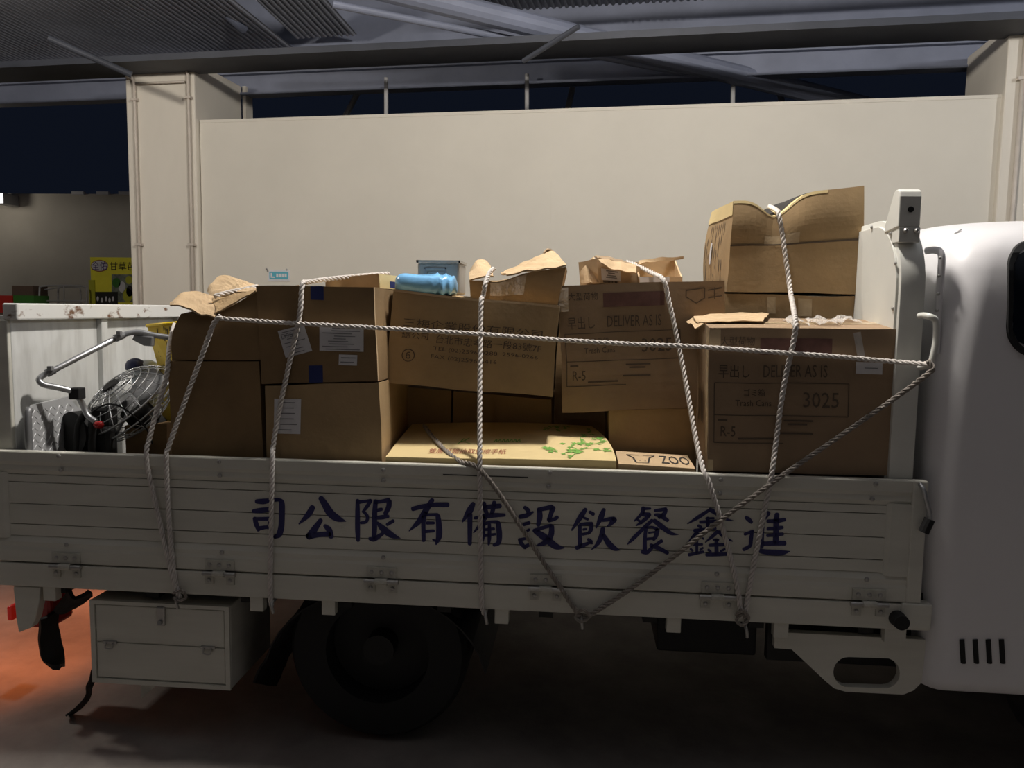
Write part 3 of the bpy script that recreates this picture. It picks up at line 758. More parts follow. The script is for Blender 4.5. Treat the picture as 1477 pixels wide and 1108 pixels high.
# raised lozenges of the tread plate
vs, fs = [], []
def inside(y, z):
    if not (0.07 < y < 0.40 and 0.76 < z < 1.25): return False
    return (z < 1.26-(y-0.27)*0.8) and (y < 0.41-(max(0, z-0.95))*0.16)
k = 0
for j in range(24):
    for i in range(16):
        y = 0.06+i*0.0235+(0.0117 if j % 2 else 0); z = 0.74+j*0.0225
        if not inside(y, z): continue
        a = math.radians(50 if (i+j) % 2 else -40); ca, sa = math.cos(a), math.sin(a); b = len(vs)
        for (l, wd, h) in ((-0.012, 0, 0.0), (0, -0.003, 0.0), (0.012, 0, 0.0), (0, 0.003, 0.0), (-0.006, 0, 0.002), (0.006, 0, 0.002)):
            vs.append((PX+h, y+l*ca-wd*sa, z+l*sa+wd*ca))
        fs += [(b, b+1, b+4), (b+1, b+5, b+4), (b+1, b+2, b+5), (b+2, b+3, b+5), (b+3, b+4, b+5), (b+3, b, b+4)]
o = new_mesh('tread_pattern', vs, fs, 'tread', tg); o['kind'] = 'stuff'
tube('grab_bar', [(-2.05, 0.05, 0.75), (-2.045, 0.04, 1.2), (-2.05, 0.06, 1.245)], 0.012, 'greymetal', tg, 8, 4)

# cab
CXR, CXF = 1.195, 3.1
rows = [(0.372, 0.030, 0.02, 0.06), (0.385, 0.008, 0.0, 0.07), (0.415, 0.0, 0.0, 0.08), (0.45, 0.004, 0.0, 0.08), (0.62, 0.004, 0.0, 0.09), (0.9, 0.0, -0.02, 0.10), (1.25, 0.0, -0.02, 0.10), (1.45, 0.003, -0.015, 0.105),
        (1.60, 0.008, -0.005, 0.11), (1.72, 0.016, 0.005, 0.115), (1.80, 0.028, 0.012, 0.125), (1.86, 0.048, 0.02, 0.14), (1.91, 0.085, 0.035, 0.17), (1.95, 0.145, 0.06, 0.24), (1.98, 0.24, 0.10, 0.26), (2.0, 0.38, 0.18, 0.28), (2.01, 0.6, 0.4, 0.28)]
def inset(z):
    for a, b in zip(rows, rows[1:]):
        if a[0] <= z <= b[0]:
            t = (z-a[0])/(b[0]-a[0]); return a[1]+(b[1]-a[1])*t
    return rows[-1][1]
vs, fs = [], []; nc = 10; ring = None; Y0C, Y1C = -0.015, BW+0.015
for (z, ins, rin, rad) in rows:
    x0, x1, y0, y1 = CXR+rin, CXF-ins*0.8, Y0C+ins, Y1C-ins
    pts = []
    for (cx, cy, a0) in ((x0+rad, y0+rad, math.pi), (x1-rad, y0+rad, 1.5*math.pi), (x1-rad, y1-rad, 0), (x0+rad, y1-rad, math.pi/2)):
        for k in range(nc+1):
            a = a0+math.pi/2*k/nc; pts.append((cx+rad*math.cos(a), cy+rad*math.sin(a), z))
    ring = len(pts); vs += pts
for j in range(len(rows)-1):
    for k in range(ring):
        k2 = (k+1) % ring; fs.append((j*ring+k, j*ring+k2, (j+1)*ring+k2, (j+1)*ring+k))
fs.append(tuple((len(rows)-1)*ring+k for k in range(ring))); fs.append(tuple(reversed(range(ring))))
cab = new_mesh('cab', vs, fs, 'cabwhite', truck, smooth=True)
# side window (rounded, follows the body)
wx0, wx1 = at(1461, 430, 0.0).x, 2.05; wz0, wz1 = at(1465, 508, 0.0).z, at(1465, 352, 0.03).z
def rr(x0, x1, z0, z1, r, off, n=8):
    P = []
    for (cx, cz, a0) in ((x1-r, z1-r, 0), (x0+r, z1-r, math.pi/2), (x0+r, z0+r, math.pi), (x1-r, z0+r, 1.5*math.pi)):
        for k in range(n+1):
            a = a0+math.pi/2*k/n; x, z = cx+r*math.cos(a), cz+r*math.sin(a); P.append(Vector((x, Y0C+inset(z)-off, z)))
    return P
A = rr(wx0, wx1, wz0, wz1, 0.09, 0.006); B = rr(wx0-0.016, wx1+0.016, wz0-0.016, wz1+0.016, 0.10, 0.010); Cc = rr(wx0-0.018, wx1+0.018, wz0-0.018, wz1+0.018, 0.10, -0.003)
n = len(A); vs = A+B+Cc; fs = []
for k in range(n):
    k2 = (k+1) % n; fs += [(k, k2, n+k2, n+k), (n+k, n+k2, 2*n+k2, 2*n+k)]
new_mesh('window_seal', vs, fs, 'black', cab, smooth=False)
zz = [wz0+(wz1-wz0)*i/10 for i in range(11)]; vs, fs = [], []
for z in zz:
    e = min(z-wz0, wz1-z, 0.09); ix = 0.09-math.sqrt(max(0, 0.09**2-(0.09-e)**2))
    for x in (wx0+ix, (wx0+wx1)/2, wx1-ix): vs.append((x, Y0C+inset(z)-0.005, z))
for j in range(10):
    for i in range(2): fs.append((j*3+i, j*3+i+1, j*3+i+4, j*3+i+3))
new_mesh('window_pane', vs, fs, 'glass', cab, smooth=True)
for px in (1389, 1408, 1427, 1446):
    a = at(px-1, 923, -0.015); b = at(px+1, 957, -0.015)
    v, f = tube_geo([Vector((a.x, -0.012, a.z)), Vector((b.x, -0.012, b.z))], 0.0085, 8)
    new_mesh('vent_slot', v, f, 'black', cab)
q0 = at(1353, 372, 0.06); q1 = at(1351, 452, 0.05)
st = tube('rear_seam', [at(1336, 362, 0.10), at(1350, 361, 0.07), at(1358, 368, 0.05), at(1357, 400, 0.05), at(1352, 460, 0.05), at(1350, 510, 0.05)], 0.012, 'cabwhite', cab, 8, 5)
for py in (372, 398, 424, 448): bolt(at(1356-(py-372)*0.06, py, 0.037), cab, 0.006)
for a, b in (((1377, 337), (1386, 331)), ((1398, 348), (1410, 336))):
    tube('roof_clip', [at(*a, 0.2), at(*b, 0.2)], 0.004, 'paper', cab, 6, 3)

# ------------------------------------------------------------------ cargo: cartons
FZ = FLZ + 0.004
# A lower left, plain
A = Carton([(242.6, 521.5), (372.8, 521.5), (383, 648), (249, 648)], 0.07, 0.07, 0.42, zb=FZ, seed=1).build('plain brown carton at the rear, under the crushed carton and beside the fan', 'card2')
A.lines('flap_seam', 'top', [(0.02, 0.5, 0.98, 0.5)], 0.004, 'ink')
# B crushed carton above A
def dB(u, v, w, p):
    p = p.copy()
    if v > 0.0: p.x -= 0.018*math.sin(math.pi*min(v, 1))*(1-u)            # left side bulges out
    p.z += (-0.055*(1-abs(u-0.45)*1.6)*v*v*(1-w*0.6))
    p.y -= 0.018*math.sin(math.pi*u)*math.sin(math.pi*v)*(1-w)
    return p
B = Carton([(262, 446), (372, 418), (376, 519), (246, 520)], 0.07, 0.07, 0.40, deform=dB, wob=0.008, seed=2, back_dz=0.03).build('crushed brown carton with torn bent flaps, topmost at the rear of the load', 'card2')
sheet('torn_flap', [[(252, 431, 0.16), (265, 423, 0.22), (284.6, 421.4, 0.26), (306, 428, 0.24), (326.5, 437, 0.22)],
                    [(246, 437, 0.11), (258, 431, 0.14), (276, 432, 0.15), (298, 439, 0.13), (318, 444, 0.12)],
                    [(245, 442, 0.06), (257, 441, 0.05), (273, 446, 0.045), (291, 453.6, 0.045), (311, 457, 0.045)]], 'card3', B.o, 0.006)
sheet('torn_flap', [[(299, 420, 0.34), (304, 411.6, 0.36), (319.5, 398, 0.42), (349, 405, 0.40), (372, 413, 0.38)],
                    [(302, 424, 0.30), (309, 420, 0.30), (325, 413, 0.33), (351, 413, 0.30), (371, 417, 0.28)],
                    [(306, 429, 0.24), (313, 428, 0.23), (328, 426, 0.22), (350, 421, 0.20), (370, 419, 0.18)]], 'card3', B.o, 0.006)
sheet('torn_flap', [[(306, 429, 0.22), (328, 427, 0.21), (350, 422, 0.19), (371, 419, 0.17)],
                    [(309, 440, 0.13), (324, 438, 0.12), (345, 431, 0.11), (370, 420, 0.10)],
                    [(312, 451, 0.055), (326, 444, 0.055), (345, 434, 0.055), (369, 421, 0.055)]], 'card', B.o, 0.005)
# C carton with delivery labels
C = Carton([(370, 412), (539, 414.6), (545, 549.5), (377, 554.5)], 0.06, 0.06, 0.60, seed=3, wob=0.005).build('brown carton with white delivery labels and blue tape on its front', 'card2')
C.patch('blue_tape', 'front', 0.465, 0.865, 0.575, 1.0, 'bluetape'); C.patch('blue_tape', 'front', 0.42, 0.0, 0.54, 0.185, 'bluetape')
def label_paper(c, a0, b0, a1, b1, rot=0.0, nlines=8, name='delivery_label', seed=1, bold=()):
    c.patch(name, 'front', a0, b0, a1, b1, 'paper', 0.002, 4, 4, rot)
    rnd = random.Random(seed); W, H = c.dims('front'); ca, cb = (a0+a1)/2, (b0+b1)/2; sg = []
    for i in range(nlines):
        t = (i+0.7)/(nlines+0.4); yb = b1-(b1-b0)*t
        x0 = a0+(a1-a0)*rnd.uniform(0.06, 0.35); x1 = a0+(a1-a0)*rnd.uniform(0.55, 0.95)
        q = []
        for x, y in ((x0, yb), (x1, yb)):
            dx, dy = (x-ca)*W, (y-cb)*H; q += [ca+(dx*math.cos(rot)-dy*math.sin(rot))/W, cb+(dx*math.sin(rot)+dy*math.cos(rot))/H]
        sg.append(tuple(q))
    c.lines('label_print', 'front', sg, 0.0028, 'greyink', 0.003)
label_paper(C, 0.19, 0.30, 0.43, 0.58, 0.26, 7, seed=3)
label_paper(C, 0.525, 0.33, 0.90, 0.625, -0.06, 10, seed=5)
label_paper(C, 0.68, 0.175, 0.835, 0.29, -0.07, 2, seed=8)
C.text('D96', 'front', 0.20, 0.455, 0.018, 'greyink', off=0.0032, rot=0.26)
C.patch('clear_tape', 'top', 0.46, 0.0, 0.55, 1.0, 'tape')
C.patch('white_corner_wear', 'right', 0.0, 0.0, 0.02, 1.0, 'card3', 0.001)
# D carton below C
D = Carton([(381.6, 557), (547, 552), (553.5, 658), (385, 660)], 0.06, 0.06, 0.55, zb=FZ, seed=4).build('brown carton with one white label, below the carton with blue tape', 'card')
label_paper(D, 0.075, 0.73, 0.315, 0.925, -0.04, 6, seed=11)
D.patch('clear_tape', 'front', 0.36, 0.42, 0.50, 0.56, 'tape')
# E tilted carton with printed address
E_ = Carton([(567, 417), (807, 442), (796, 573), (556, 552.5)], 0.21, 0.22, 0.60, seed=5, wob=0.006).build('tilted brown carton printed with a company name and the circled number six', 'card')
E_.text('三梅企業股份有限公司', 'front', 0.075, 0.625, 0.034, 'ink', a1=0.915)
E_.text('總公司', 'front', 0.075, 0.50, 0.026, 'ink', a1=0.235)
E_.text('台北市忠孝路一段83號7F', 'front', 0.285, 0.475, 0.032, 'ink', a1=0.915)
E_.text('⑥', 'front', 0.085, 0.245, 0.050, 'ink')
E_.text('TEL (02)2596-0288  2596-0266', 'front', 0.275, 0.385, 0.019, 'ink', a1=0.90)
E_.text('FAX (02)2596-6416', 'front', 0.265, 0.295, 0.019, 'ink', a1=0.66)
E_.patch('lit_edge_strip', 'front', 0.0, 0.975, 1.0, 1.0, 'card3', 0.002, 20, 1)  # lamp-lit top edge painted on as a pale strip
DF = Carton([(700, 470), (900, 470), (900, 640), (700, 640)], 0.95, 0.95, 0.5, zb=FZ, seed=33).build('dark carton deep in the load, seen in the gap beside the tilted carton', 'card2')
# F two cartons in the dark under E
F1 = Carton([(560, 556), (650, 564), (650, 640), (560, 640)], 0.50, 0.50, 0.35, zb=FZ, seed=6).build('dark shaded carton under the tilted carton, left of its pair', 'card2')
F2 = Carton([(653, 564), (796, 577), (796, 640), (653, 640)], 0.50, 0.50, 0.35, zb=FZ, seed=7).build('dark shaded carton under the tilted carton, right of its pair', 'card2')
# G yellow paper towel carton along the gate
def dG(u, v, w, p):
    p = p.copy()
    if v > 0.0: p.x -= 0.085*w**2.2*max(0, (u-0.6)/0.4)
    p.z += 0.012*v*math.sin(math.pi*u)*w
    return p
G = Carton([(556, 659), (889.5, 665), (889, 672), (557, 668)], 0.048, 0.048, 0.44, zb=FZ, deform=dG, seed=8, wob=0.003, back_dz=0.055).build('yellow paper towel carton with green vine print lying along the side gate', 'yellowcard')
G.text('雙層紙體抽取式擦手紙', 'top', 0.175, 0.10, 0.055, 'redink', a1=0.52)
vs, fs = [], []
rnd = random.Random(4)
def topc(a, b): return G.face_pt('top', a, b, 0.002)
vines = [[(0.80, 0.02), (0.835, 0.22), (0.81, 0.35), (0.86, 0.45), (0.90, 0.40)], [(0.835, 0.22), (0.89, 0.30), (0.95, 0.26), (0.99, 0.33)], [(0.86, 0.45), (0.87, 0.62), (0.93, 0.70), (0.95, 0.85)],
         [(0.90, 0.40), (0.95, 0.48), (0.97, 0.60), (0.93, 0.63)], [(0.69, 0.30), (0.72, 0.22), (0.75, 0.16)], [(0.70, 0.78), (0.74, 0.90), (0.79, 0.86), (0.83, 0.92)], [(0.78, 0.15), (0.81, 0.22), (0.83, 0.18)]]
def leaf(a, b, ang, s):
    base = len(vs); ca, sa = math.cos(ang), math.sin(ang)
    for (l, wd) in ((0, 0), (0.35, 0.22), (0.55, 0.5), (0.6, 0.16), (1, 0), (0.6, -0.16), (0.55, -0.5), (0.35, -0.22)):
        x, y = l*s, wd*s; vs.append(topc(a+(x*ca-y*sa)/G.W, b+(x*sa+y*ca)/G.d))
    fs.append(tuple(range(base, base+8)))
for vn in vines:
    pth = catmull([Vector((a, b, 0)) for a, b in vn], 6)
    for i in range(len(pth)-1):
        p, q = pth[i], pth[i+1]; d = Vector(((q.x-p.x)*G.W, (q.y-p.y)*G.d)); L = max(d.length, 1e-6); nn = Vector((-d.y, d.x))/L*0.0016
        b = len(vs)
        vs += [topc(p.x+nn.x/G.W, p.y+nn.y/G.d), topc(p.x-nn.x/G.W, p.y-nn.y/G.d), topc(q.x-nn.x/G.W, q.y-nn.y/G.d), topc(q.x+nn.x/G.W, q.y+nn.y/G.d)]
        fs.append((b, b+1, b+2, b+3))
        if i % 2 == 0: leaf(p.x, p.y, rnd.uniform(0, 6.28), rnd.uniform(0.022, 0.032))
for k in range(9): leaf(rnd.uniform(0.68, 0.985), rnd.uniform(0.05, 0.9), rnd.uniform(0, 6.28), rnd.uniform(0.022, 0.036))
new_mesh('vine_print', vs, fs, 'greenink', G.o)['kind'] = 'stuff'
sq = catmull([Vector(p) for p in ((0.29, 0.34, 0), (0.305, 0.50, 0), (0.30, 0.40, 0), (0.33, 0.52, 0), (0.315, 0.42, 0), (0.345, 0.36, 0))], 4)
G.lines('script_print', 'top', [(a.x, a.y, b.x, b.y) for a, b in zip(sq, sq[1:])], 0.004, 'greenink')
G.lines('script_print', 'top', [(0.45+i*0.018, 0.42, 0.458+i*0.018, 0.50) for i in range(7)]+[(0.458+i*0.018, 0.50, 0.464+i*0.018, 0.42) for i in range(7)], 0.004, 'greenink')
# P flat printed carton beside it
P_ = Carton([(892, 669), (1003, 676), (1003, 680), (892, 674)], 0.052, 0.052, 0.22, zb=FZ, seed=9, wob=0.002, back_dz=0.006).build('pale flat carton with black line print, between the yellow carton and gate edge', 'card3')
P_.text('ZOO', 'top', 0.58, 0.20, 0.13, 'inkdark', a1=0.97)
P_.lines('cow_print', 'top', [(0.24, 0.15, 0.40, 0.15), (0.40, 0.15, 0.44, 0.55), (0.44, 0.55, 0.52, 0.75), (0.24, 0.15, 0.22, 0.5), (0.22, 0.5, 0.14, 0.72), (0.14, 0.72, 0.30, 0.72), (0.36, 0.72, 0.52, 0.75), (0.29, 0.3, 0.31, 0.3), (0.36, 0.3, 0.38, 0.3)], 0.006, 'inkdark')
# N big carton printed in Japanese, second row
N_ = Carton([(806, 413), (1046, 404), (1046, 586), (812, 596)], 0.32, 0.32, 0.55, seed=10, wob=0.005).build('large brown carton with faded Japanese delivery print, behind the front row', 'card4')
def jprint(c, num, k0, k1):
    c.text('大型荷物', 'front', 0.06, 0.88, 0.030, 'ink', a1=0.24)
    c.patch('maroon_print', 'front', 0.27, 0.82, 0.64, 0.93, 'maroon')
    c.text('早出し', 'front', 0.05, 0.66, 0.046, 'ink', a1=0.215)
    c.text('DELIVER AS IS', 'front', 0.29, 0.665, 0.042, 'ink', a1=0.62)
    c.text('ゴミ箱', 'front', 0.185, 0.535, 0.026, 'ink', a1=0.30)
    c.text('Trash Cans', 'front', 0.14, 0.465, 0.022, 'ink', a1=0.335)
    c.text(num, 'front', 0.50, 0.46, 0.052, 'ink', a1=0.68)
    c.text('R-5', 'front', 0.065, 0.25, 0.036, 'ink', a1=0.145)
    c.lines('print_frame', 'front', [(0.03, 0.625, 0.73, 0.625), (0.03, 0.40, 0.73, 0.40), (0.03, 0.205, 0.40, 0.205), (0.73, 0.40, 0.73, 0.625), (0.03, 0.205, 0.03, 0.625)], 0.003)
    c.lines('small_print', 'front', [(0.05, 0.365, 0.10, 0.365), (0.40, 0.365, 0.55, 0.365), (0.42, 0.34, 0.52, 0.34), (0.38, 0.275, 0.55, 0.275), (0.16, 0.235, 0.35, 0.235)], 0.006)
jprint(N_, '3025', 0, 0)
N_.patch('clear_tape', 'front', 0.0, 0.80, 0.06, 0.985, 'tape'); N_.patch('clear_tape', 'left', 0.9, 0.75, 1.0, 0.98, 'tape')
N_.lines('care_symbol', 'front', [(0.77, 0.93, 0.88, 0.95), (0.88, 0.95, 0.88, 0.87), (0.88, 0.87, 0.83, 0.83), (0.83, 0.83, 0.77, 0.88), (0.77, 0.88, 0.77, 0.93), (0.90, 0.93, 0.985, 0.945), (0.90, 0.87, 0.985, 0.885), (0.94, 0.86, 0.94, 0.95)], 0.004)
# O carton below N
O_ = Carton([(878, 592), (1006, 588), (1006, 660), (880, 660)], 0.33, 0.33, 0.5, zb=FZ, seed=11).build('plain brown carton low in the load, right of the yellow carton', 'card')
# S and R at the front, behind Q
S_ = Carton([(1046, 424), (1250, 428), (1250, 640), (1046, 640)], 0.44, 0.44, 0.55, zb=FZ, seed=12, wob=0.006).build('brown carton under the dented top carton, behind the large front carton', 'card')
S_.patch('clear_tape', 'front', 0.30, 0.93, 0.36, 0.99, 'tape'); S_.patch('clear_tape', 'front', 0.52, 0.925, 0.62, 0.99, 'tape')
def dR(u, v, w, p):
    p = p.copy()
    g = math.exp(-((u-0.335)/0.14)**2)
    p.z -= 0.075*g*max(0, (v-0.45)/0.55)**1.5*(1-0.55*w)
    if v > 0.47: p.y -= 0.012*math.sin(math.pi*(v-0.47)/0.53)*(1-w)*(1-g)
    p.y += 0.02*g*v*(1-w)
    if w > 0: p.x -= 0.02*math.sin(math.pi*v)*w*(1-u)
    return p
R_ = Carton([(1059, 289), (1247, 267.6), (1244, 424), (1047, 421)], 0.44, 0.44, 0.52, deform=dR, seed=13, wob=0.005, back_dz=0.02)
R_.build('dented carton with yellow and black printed top, highest on the load', 'card', 22, mtop='yellowcard')
R_.patch('black_print', 'top', 0.27, 0.08, 0.62, 0.86, 'inkdark', 0.002, 18, 8)
R_.lines('yellow_stripe', 'top', [(0.24, 0.05, 0.40, 0.9), (0.36, 0.06, 0.50, 0.9)], 0.014, 'yellowcard', 0.004)
R_.patch('overlap_band', 'front', 0.0, 0.0, 1.0, 0.50, 'card', 0.003, 20, 6)
R_.lines('board_edge', 'front', [(0.0, 0.502, 1.0, 0.502)], 0.006, 'ink', 0.004)
R_.patch('clear_tape', 'front', 0.26, 0.50, 0.52, 0.62, 'tape', 0.003, 8, 4)
R_.patch('lit_edge_band', 'front', 0.0, 0.97, 0.72, 1.0, 'yellowcard', 0.0015, 26, 3)  # light along the dented front edge, put in as a yellow band
rnd = random.Random(9); sg = []
for i in range(10):
    a = 0.06+0.075*i; b0 = 0.10
    while b0 < 0.78:
        b1 = b0+rnd.uniform(0.04, 0.22)
        if rnd.random() < 0.6: sg.append((a, b0, a, min(b1, 0.80)))
        b0 = b1+0.03
R_.lines('side_print', 'left', sg, 0.008, 'ink')
R_.patch('white_print', 'left', 0.28, 0.35, 0.34, 0.60, 'paper', 0.003, 2, 6)
R_.patch('yellow_band', 'left', 0.0, 0.84, 1.0, 1.0, 'yellowcard', 0.0025, 6, 3)
# Q large front carton
Q = Carton([(1024, 472), (1301, 475), (1296.5, 687), (1020, 680)], 0.05, 0.05, 0.30, zb=None, seed=14, wob=0.004, back_dz=0.03).build('large front carton printed DELIVER AS IS and 3025, beside the truck cab', 'card4')
jprint(Q, '3025', 0, 0)
label_paper(Q, 0.765, 0.695, 0.905, 0.775, -0.02, 1, seed=20)
Q.patch('clear_tape', 'front', 0.0, 0.0, 0.03, 0.085, 'tape'); Q.patch('clear_tape', 'front', 0.965, 0.0, 1.0, 0.14, 'tape')
Q.patch('clear_tape', 'front', 0.0, 0.855, 0.06, 0.99, 'tape'); Q.patch('clear_tape', 'top', 0.0, 0.42, 1.0, 0.60, 'tape')
Q.patch('clear_tape', 'left', 0.80, 0.1, 0.98, 0.98, 'tape')
Q.patch('film_scrap', 'front', 0.76, 0.80, 0.80, 0.98, 'film', 0.003, 4, 8, 0.2)
Q.lines('side_print', 'left', [(0.3+0.1*i, 0.30, 0.3+0.1*i, 0.52) for i in range(4)], 0.01, 'ink')
sheet('torn_flap', [[(1002, 455, 0.36), (1040, 452, 0.36), (1110, 452, 0.36)], [(1000, 461, 0.24), (1030, 457, 0.22), (1105, 458, 0.22)], [(1008, 466, 0.17), (1022, 464, 0.15), (1100, 464, 0.15)]], 'card3', Q.o, 0.0035)
sheet('torn_flap', [[(990, 466, 0.30), (1003, 458, 0.30)], [(998, 469, 0.22), (1008, 462, 0.22)], [(1003, 474, 0.12), (1016, 468, 0.12)]], 'card3', Q.o, 0.005)
for (a0, b0, a1, b1, s) in ((0.47, 0.25, 0.56, 0.75, 1), (0.60, 0.2, 0.73, 0.8, 2), (0.75, 0.5, 0.88, 0.9, 3)):
    o = Q.patch('film_scrap', 'top', a0, b0, a1, b1, 'film', 0.006, 10, 8)
    for i, v in enumerate(o.data.vertices): v.co.z += 0.014*noise.noise(v.co*45)+0.010*math.sin(math.pi*(i % 11)/10)
# Q's base carton below gate level
Q2 = Carton([(1024, 690), (1296, 697), (1296, 720), (1024, 720)], 0.06, 0.06, 0.28, zb=FZ, seed=15).build('carton mostly hidden below the gate edge, under the large front carton', 'card4')
# H small carton on C
H_ = Carton([(470, 401), (546, 395), (547, 416), (470, 416)], 0.30, 0.26, 0.26, seed=16, wob=0.003).build('small carton with a yellow printed side, on the carton with delivery labels', 'card3')
H_.patch('yellow_print', 'right', 0.0, 0.0, 1.0, 1.0, 'yellowcard', 0.002, 6, 4)
H_.patch('blue_print', 'right', 0.35, 0.1, 0.75, 0.55, 'bluetape', 0.003, 4, 3)
# K crushed open carton on E
def dK(u, v, w, p):
    p = p.copy()
    p.z -= 0.020*math.exp(-((u-0.32)/0.2)**2)*v*(1-w)
    return p
K = Carton([(677, 404), (816, 384), (805, 440), (678, 430)], 0.28, 0.28, 0.34, deform=dK, seed=17, wob=0.006).build('crushed carton with splayed flaps, on top of the tilted printed carton', 'card')
K.patch('clear_tape', 'front', 0.22, 0.25, 0.60, 0.95, 'tape', 0.002, 8, 6)
sheet('flap', [[(679, 390, 0.50), (688, 376, 0.52), (699, 376.5, 0.52), (707, 384, 0.50)],
               [(677, 396, 0.38), (688, 388, 0.40), (699, 388, 0.40), (709, 391, 0.40)],
               [(677, 404, 0.272), (688, 402, 0.272), (699, 400, 0.272), (712, 398, 0.272)]], 'card3', K.o, 0.006)
sheet('flap', [[(722, 394, 0.48), (752, 381, 0.52), (782, 368, 0.56), (799, 363.5, 0.58)],
               [(726, 396, 0.38), (756, 386, 0.42), (788, 376, 0.44), (809, 373, 0.45)],
               [(730, 397, 0.272), (760, 392, 0.272), (790, 388, 0.272), (817, 384, 0.272)]], 'card3', K.o, 0.006)
sheet('flap', [[(770, 378, 0.60), (783, 366, 0.60), (790, 358, 0.62), (799, 364, 0.62)], [(768, 382, 0.62), (784, 371, 0.62), (794, 364, 0.64), (801, 370, 0.64)]], 'cardin', K.o, 0.006)
# L small carton with white label on N
L_ = Carton([(861, 373), (932, 386), (930, 412), (864, 409)], 0.46, 0.52, 0.26, seed=18, wob=0.004).build('small carton with a white barcode label, on the Japanese printed carton', 'card3')
L_.patch('barcode_label', 'front', 0.06, 0.15, 0.46, 0.62, 'paper', 0.003, 4, 3)
L_.lines('barcode', 'front', [(0.10+i*0.03, 0.05, 0.10+i*0.03, 0.14) for i in range(11)], 0.004, 'inkdark', 0.004)
L_.lines('label_print', 'front', [(0.16, 0.55, 0.40, 0.55), (0.20, 0.46, 0.34, 0.46), (0.18, 0.36, 0.36, 0.36), (0.15, 0.28, 0.38, 0.28)], 0.005, 'greyink', 0.0045)
sheet('flap', [[(858, 370, 0.52), (866, 368, 0.56), (890, 375, 0.56), (906, 379, 0.58)], [(862, 373, 0.48), (868, 374, 0.50), (890, 378, 0.52), (915, 382, 0.54)]], 'cardin', L_.o, 0.005)
sheet('flap', [[(862, 374, 0.455), (880, 376, 0.47), (900, 380, 0.49), (917, 383, 0.50)], [(868, 380, 0.42), (882, 388, 0.42), (900, 391, 0.43), (917, 394.5, 0.44)]], 'card3', L_.o, 0.005)
sheet('flap', [[(838, 392, 0.62), (848, 380, 0.60), (857, 370, 0.58)], [(838, 409, 0.60), (850, 409, 0.54), (863, 408, 0.465)]], 'card3', L_.o, 0.005)
# M small open carton
def dM(u, v, w, p):
    p = p.copy(); p.z += v*w*0.070 + v*w*u*0.01; return p
M_ = Carton([(921, 399), (984, 400), (984, 408), (922, 409)], 0.44, 0.44, 0.24, deform=dM, seed=19, wob=0.003).build('small open carton with dark inside, on the Japanese printed carton', 'card3', 10, top=False)
M_.patch('white_print', 'front', 0.02, 0.1, 0.7, 0.95, 'paper', 0.004, 6, 2)
sheet('flap', [[(921, 379, 0.60), (924, 375, 0.62), (955, 371, 0.66), (986, 370, 0.68)], [(919, 381, 0.58), (930, 379, 0.62), (956, 376, 0.66), (985, 374, 0.68)]], 'card3', M_.o, 0.005)
# T little carton by the fan
T_ = Carton([(180, 614), (240, 612), (240, 645), (180, 646)], 0.42, 0.42, 0.25, zb=FZ, seed=20).build('small dark carton on the bed behind the fan', 'card2')

# ------------------------------------------------------------------ other cargo
# square tin
tin = empty('tin_can'); tag(tin, 'square silver tin with an embossed panel, standing behind the blue bag', 'tin can')
a = at(602, 376, 0.46); b = at(663, 377, 0.46); wd = b.x-a.x; zb_ = E_.map(0.3, 1, 0.7).z+0.004
bt = box('can_body', a.x, b.x, 0.46, 0.46+wd, zb_, a.z-0.006, 'tin', tin, 0.010)
bm = bmesh.new()
for (x0, x1, y0, y1) in ((a.x-0.003, b.x+0.003, 0.455, 0.463), (a.x-0.003, b.x+0.003, 0.457+wd, 0.465+wd), (a.x-0.004, a.x+0.004, 0.455, 0.465+wd), (b.x-0.004, b.x+0.004, 0.455, 0.465+wd)):
    bm_box(bm, x0, x1, y0, y1, a.z-0.008, a.z+0.002)
from_bm('can_rim', bm, 'tin', tin)
e0 = at(612, 386, 0.455); e1 = at(643, 403, 0.455); bm = bmesh.new()
for (x0, x1, z0, z1) in ((e0.x, e1.x, e0.z-0.005, e0.z), (e0.x, e0.x+0.005, e0.z-0.08, e0.z), (e1.x-0.005, e1.x, e0.z-0.08, e0.z), (e0.x+0.012, e1.x-0.004, e0.z-0.02, e0.z-0.016), (e0.x+0.012, e0.x+0.016, e0.z-0.08, e0.z-0.016)):
    bm_box(bm, x0, x1, 0.455, 0.462, z0, z1)
from_bm('embossed_panel', bm, 'greymetal', tin)
# blue plastic bag
a = at(570, 407, 0.30); b = at(656, 408, 0.30); vs, fs = [], []; nu, nv = 36, 18
zb_ = E_.map(0.2, 1, 0.4).z
for j in range(nv+1):
    for i in range(nu+1):
        th = math.pi*i/nu; ph = 2*math.pi*j/nv
        def se(v, e): return math.copysign(abs(v)**e, v)
        x = -se(math.cos(th), 0.5); y = se(math.sin(th), 0.5)*se(math.cos(ph), 0.5); z = se(math.sin(th), 0.5)*se(math.sin(ph), 0.5)
        p = Vector(((a.x+b.x)/2+x*(b.x-a.x)/2, 0.34+y*0.10, zb_+0.030+z*0.042+0.012*x*0))
        p.z += 0.008*noise.noise(Vector((p.x*14, p.y*14, 1)))
        if p.x > (a.x+b.x)/2+0.03: p += Vector((0, 1, 1))*0.006*math.sin(p.x*190+p.y*40)
        vs.append(p)
for j in range(nv):
    for i in range(nu):
        k = j*(nu+1)+i; fs.append((k, k+1, k+nu+2, k+nu+1))
tag(new_mesh('plastic_bag', vs, fs, 'bluebag', smooth=True), 'light blue plastic bag package in front of the square tin', 'bag')

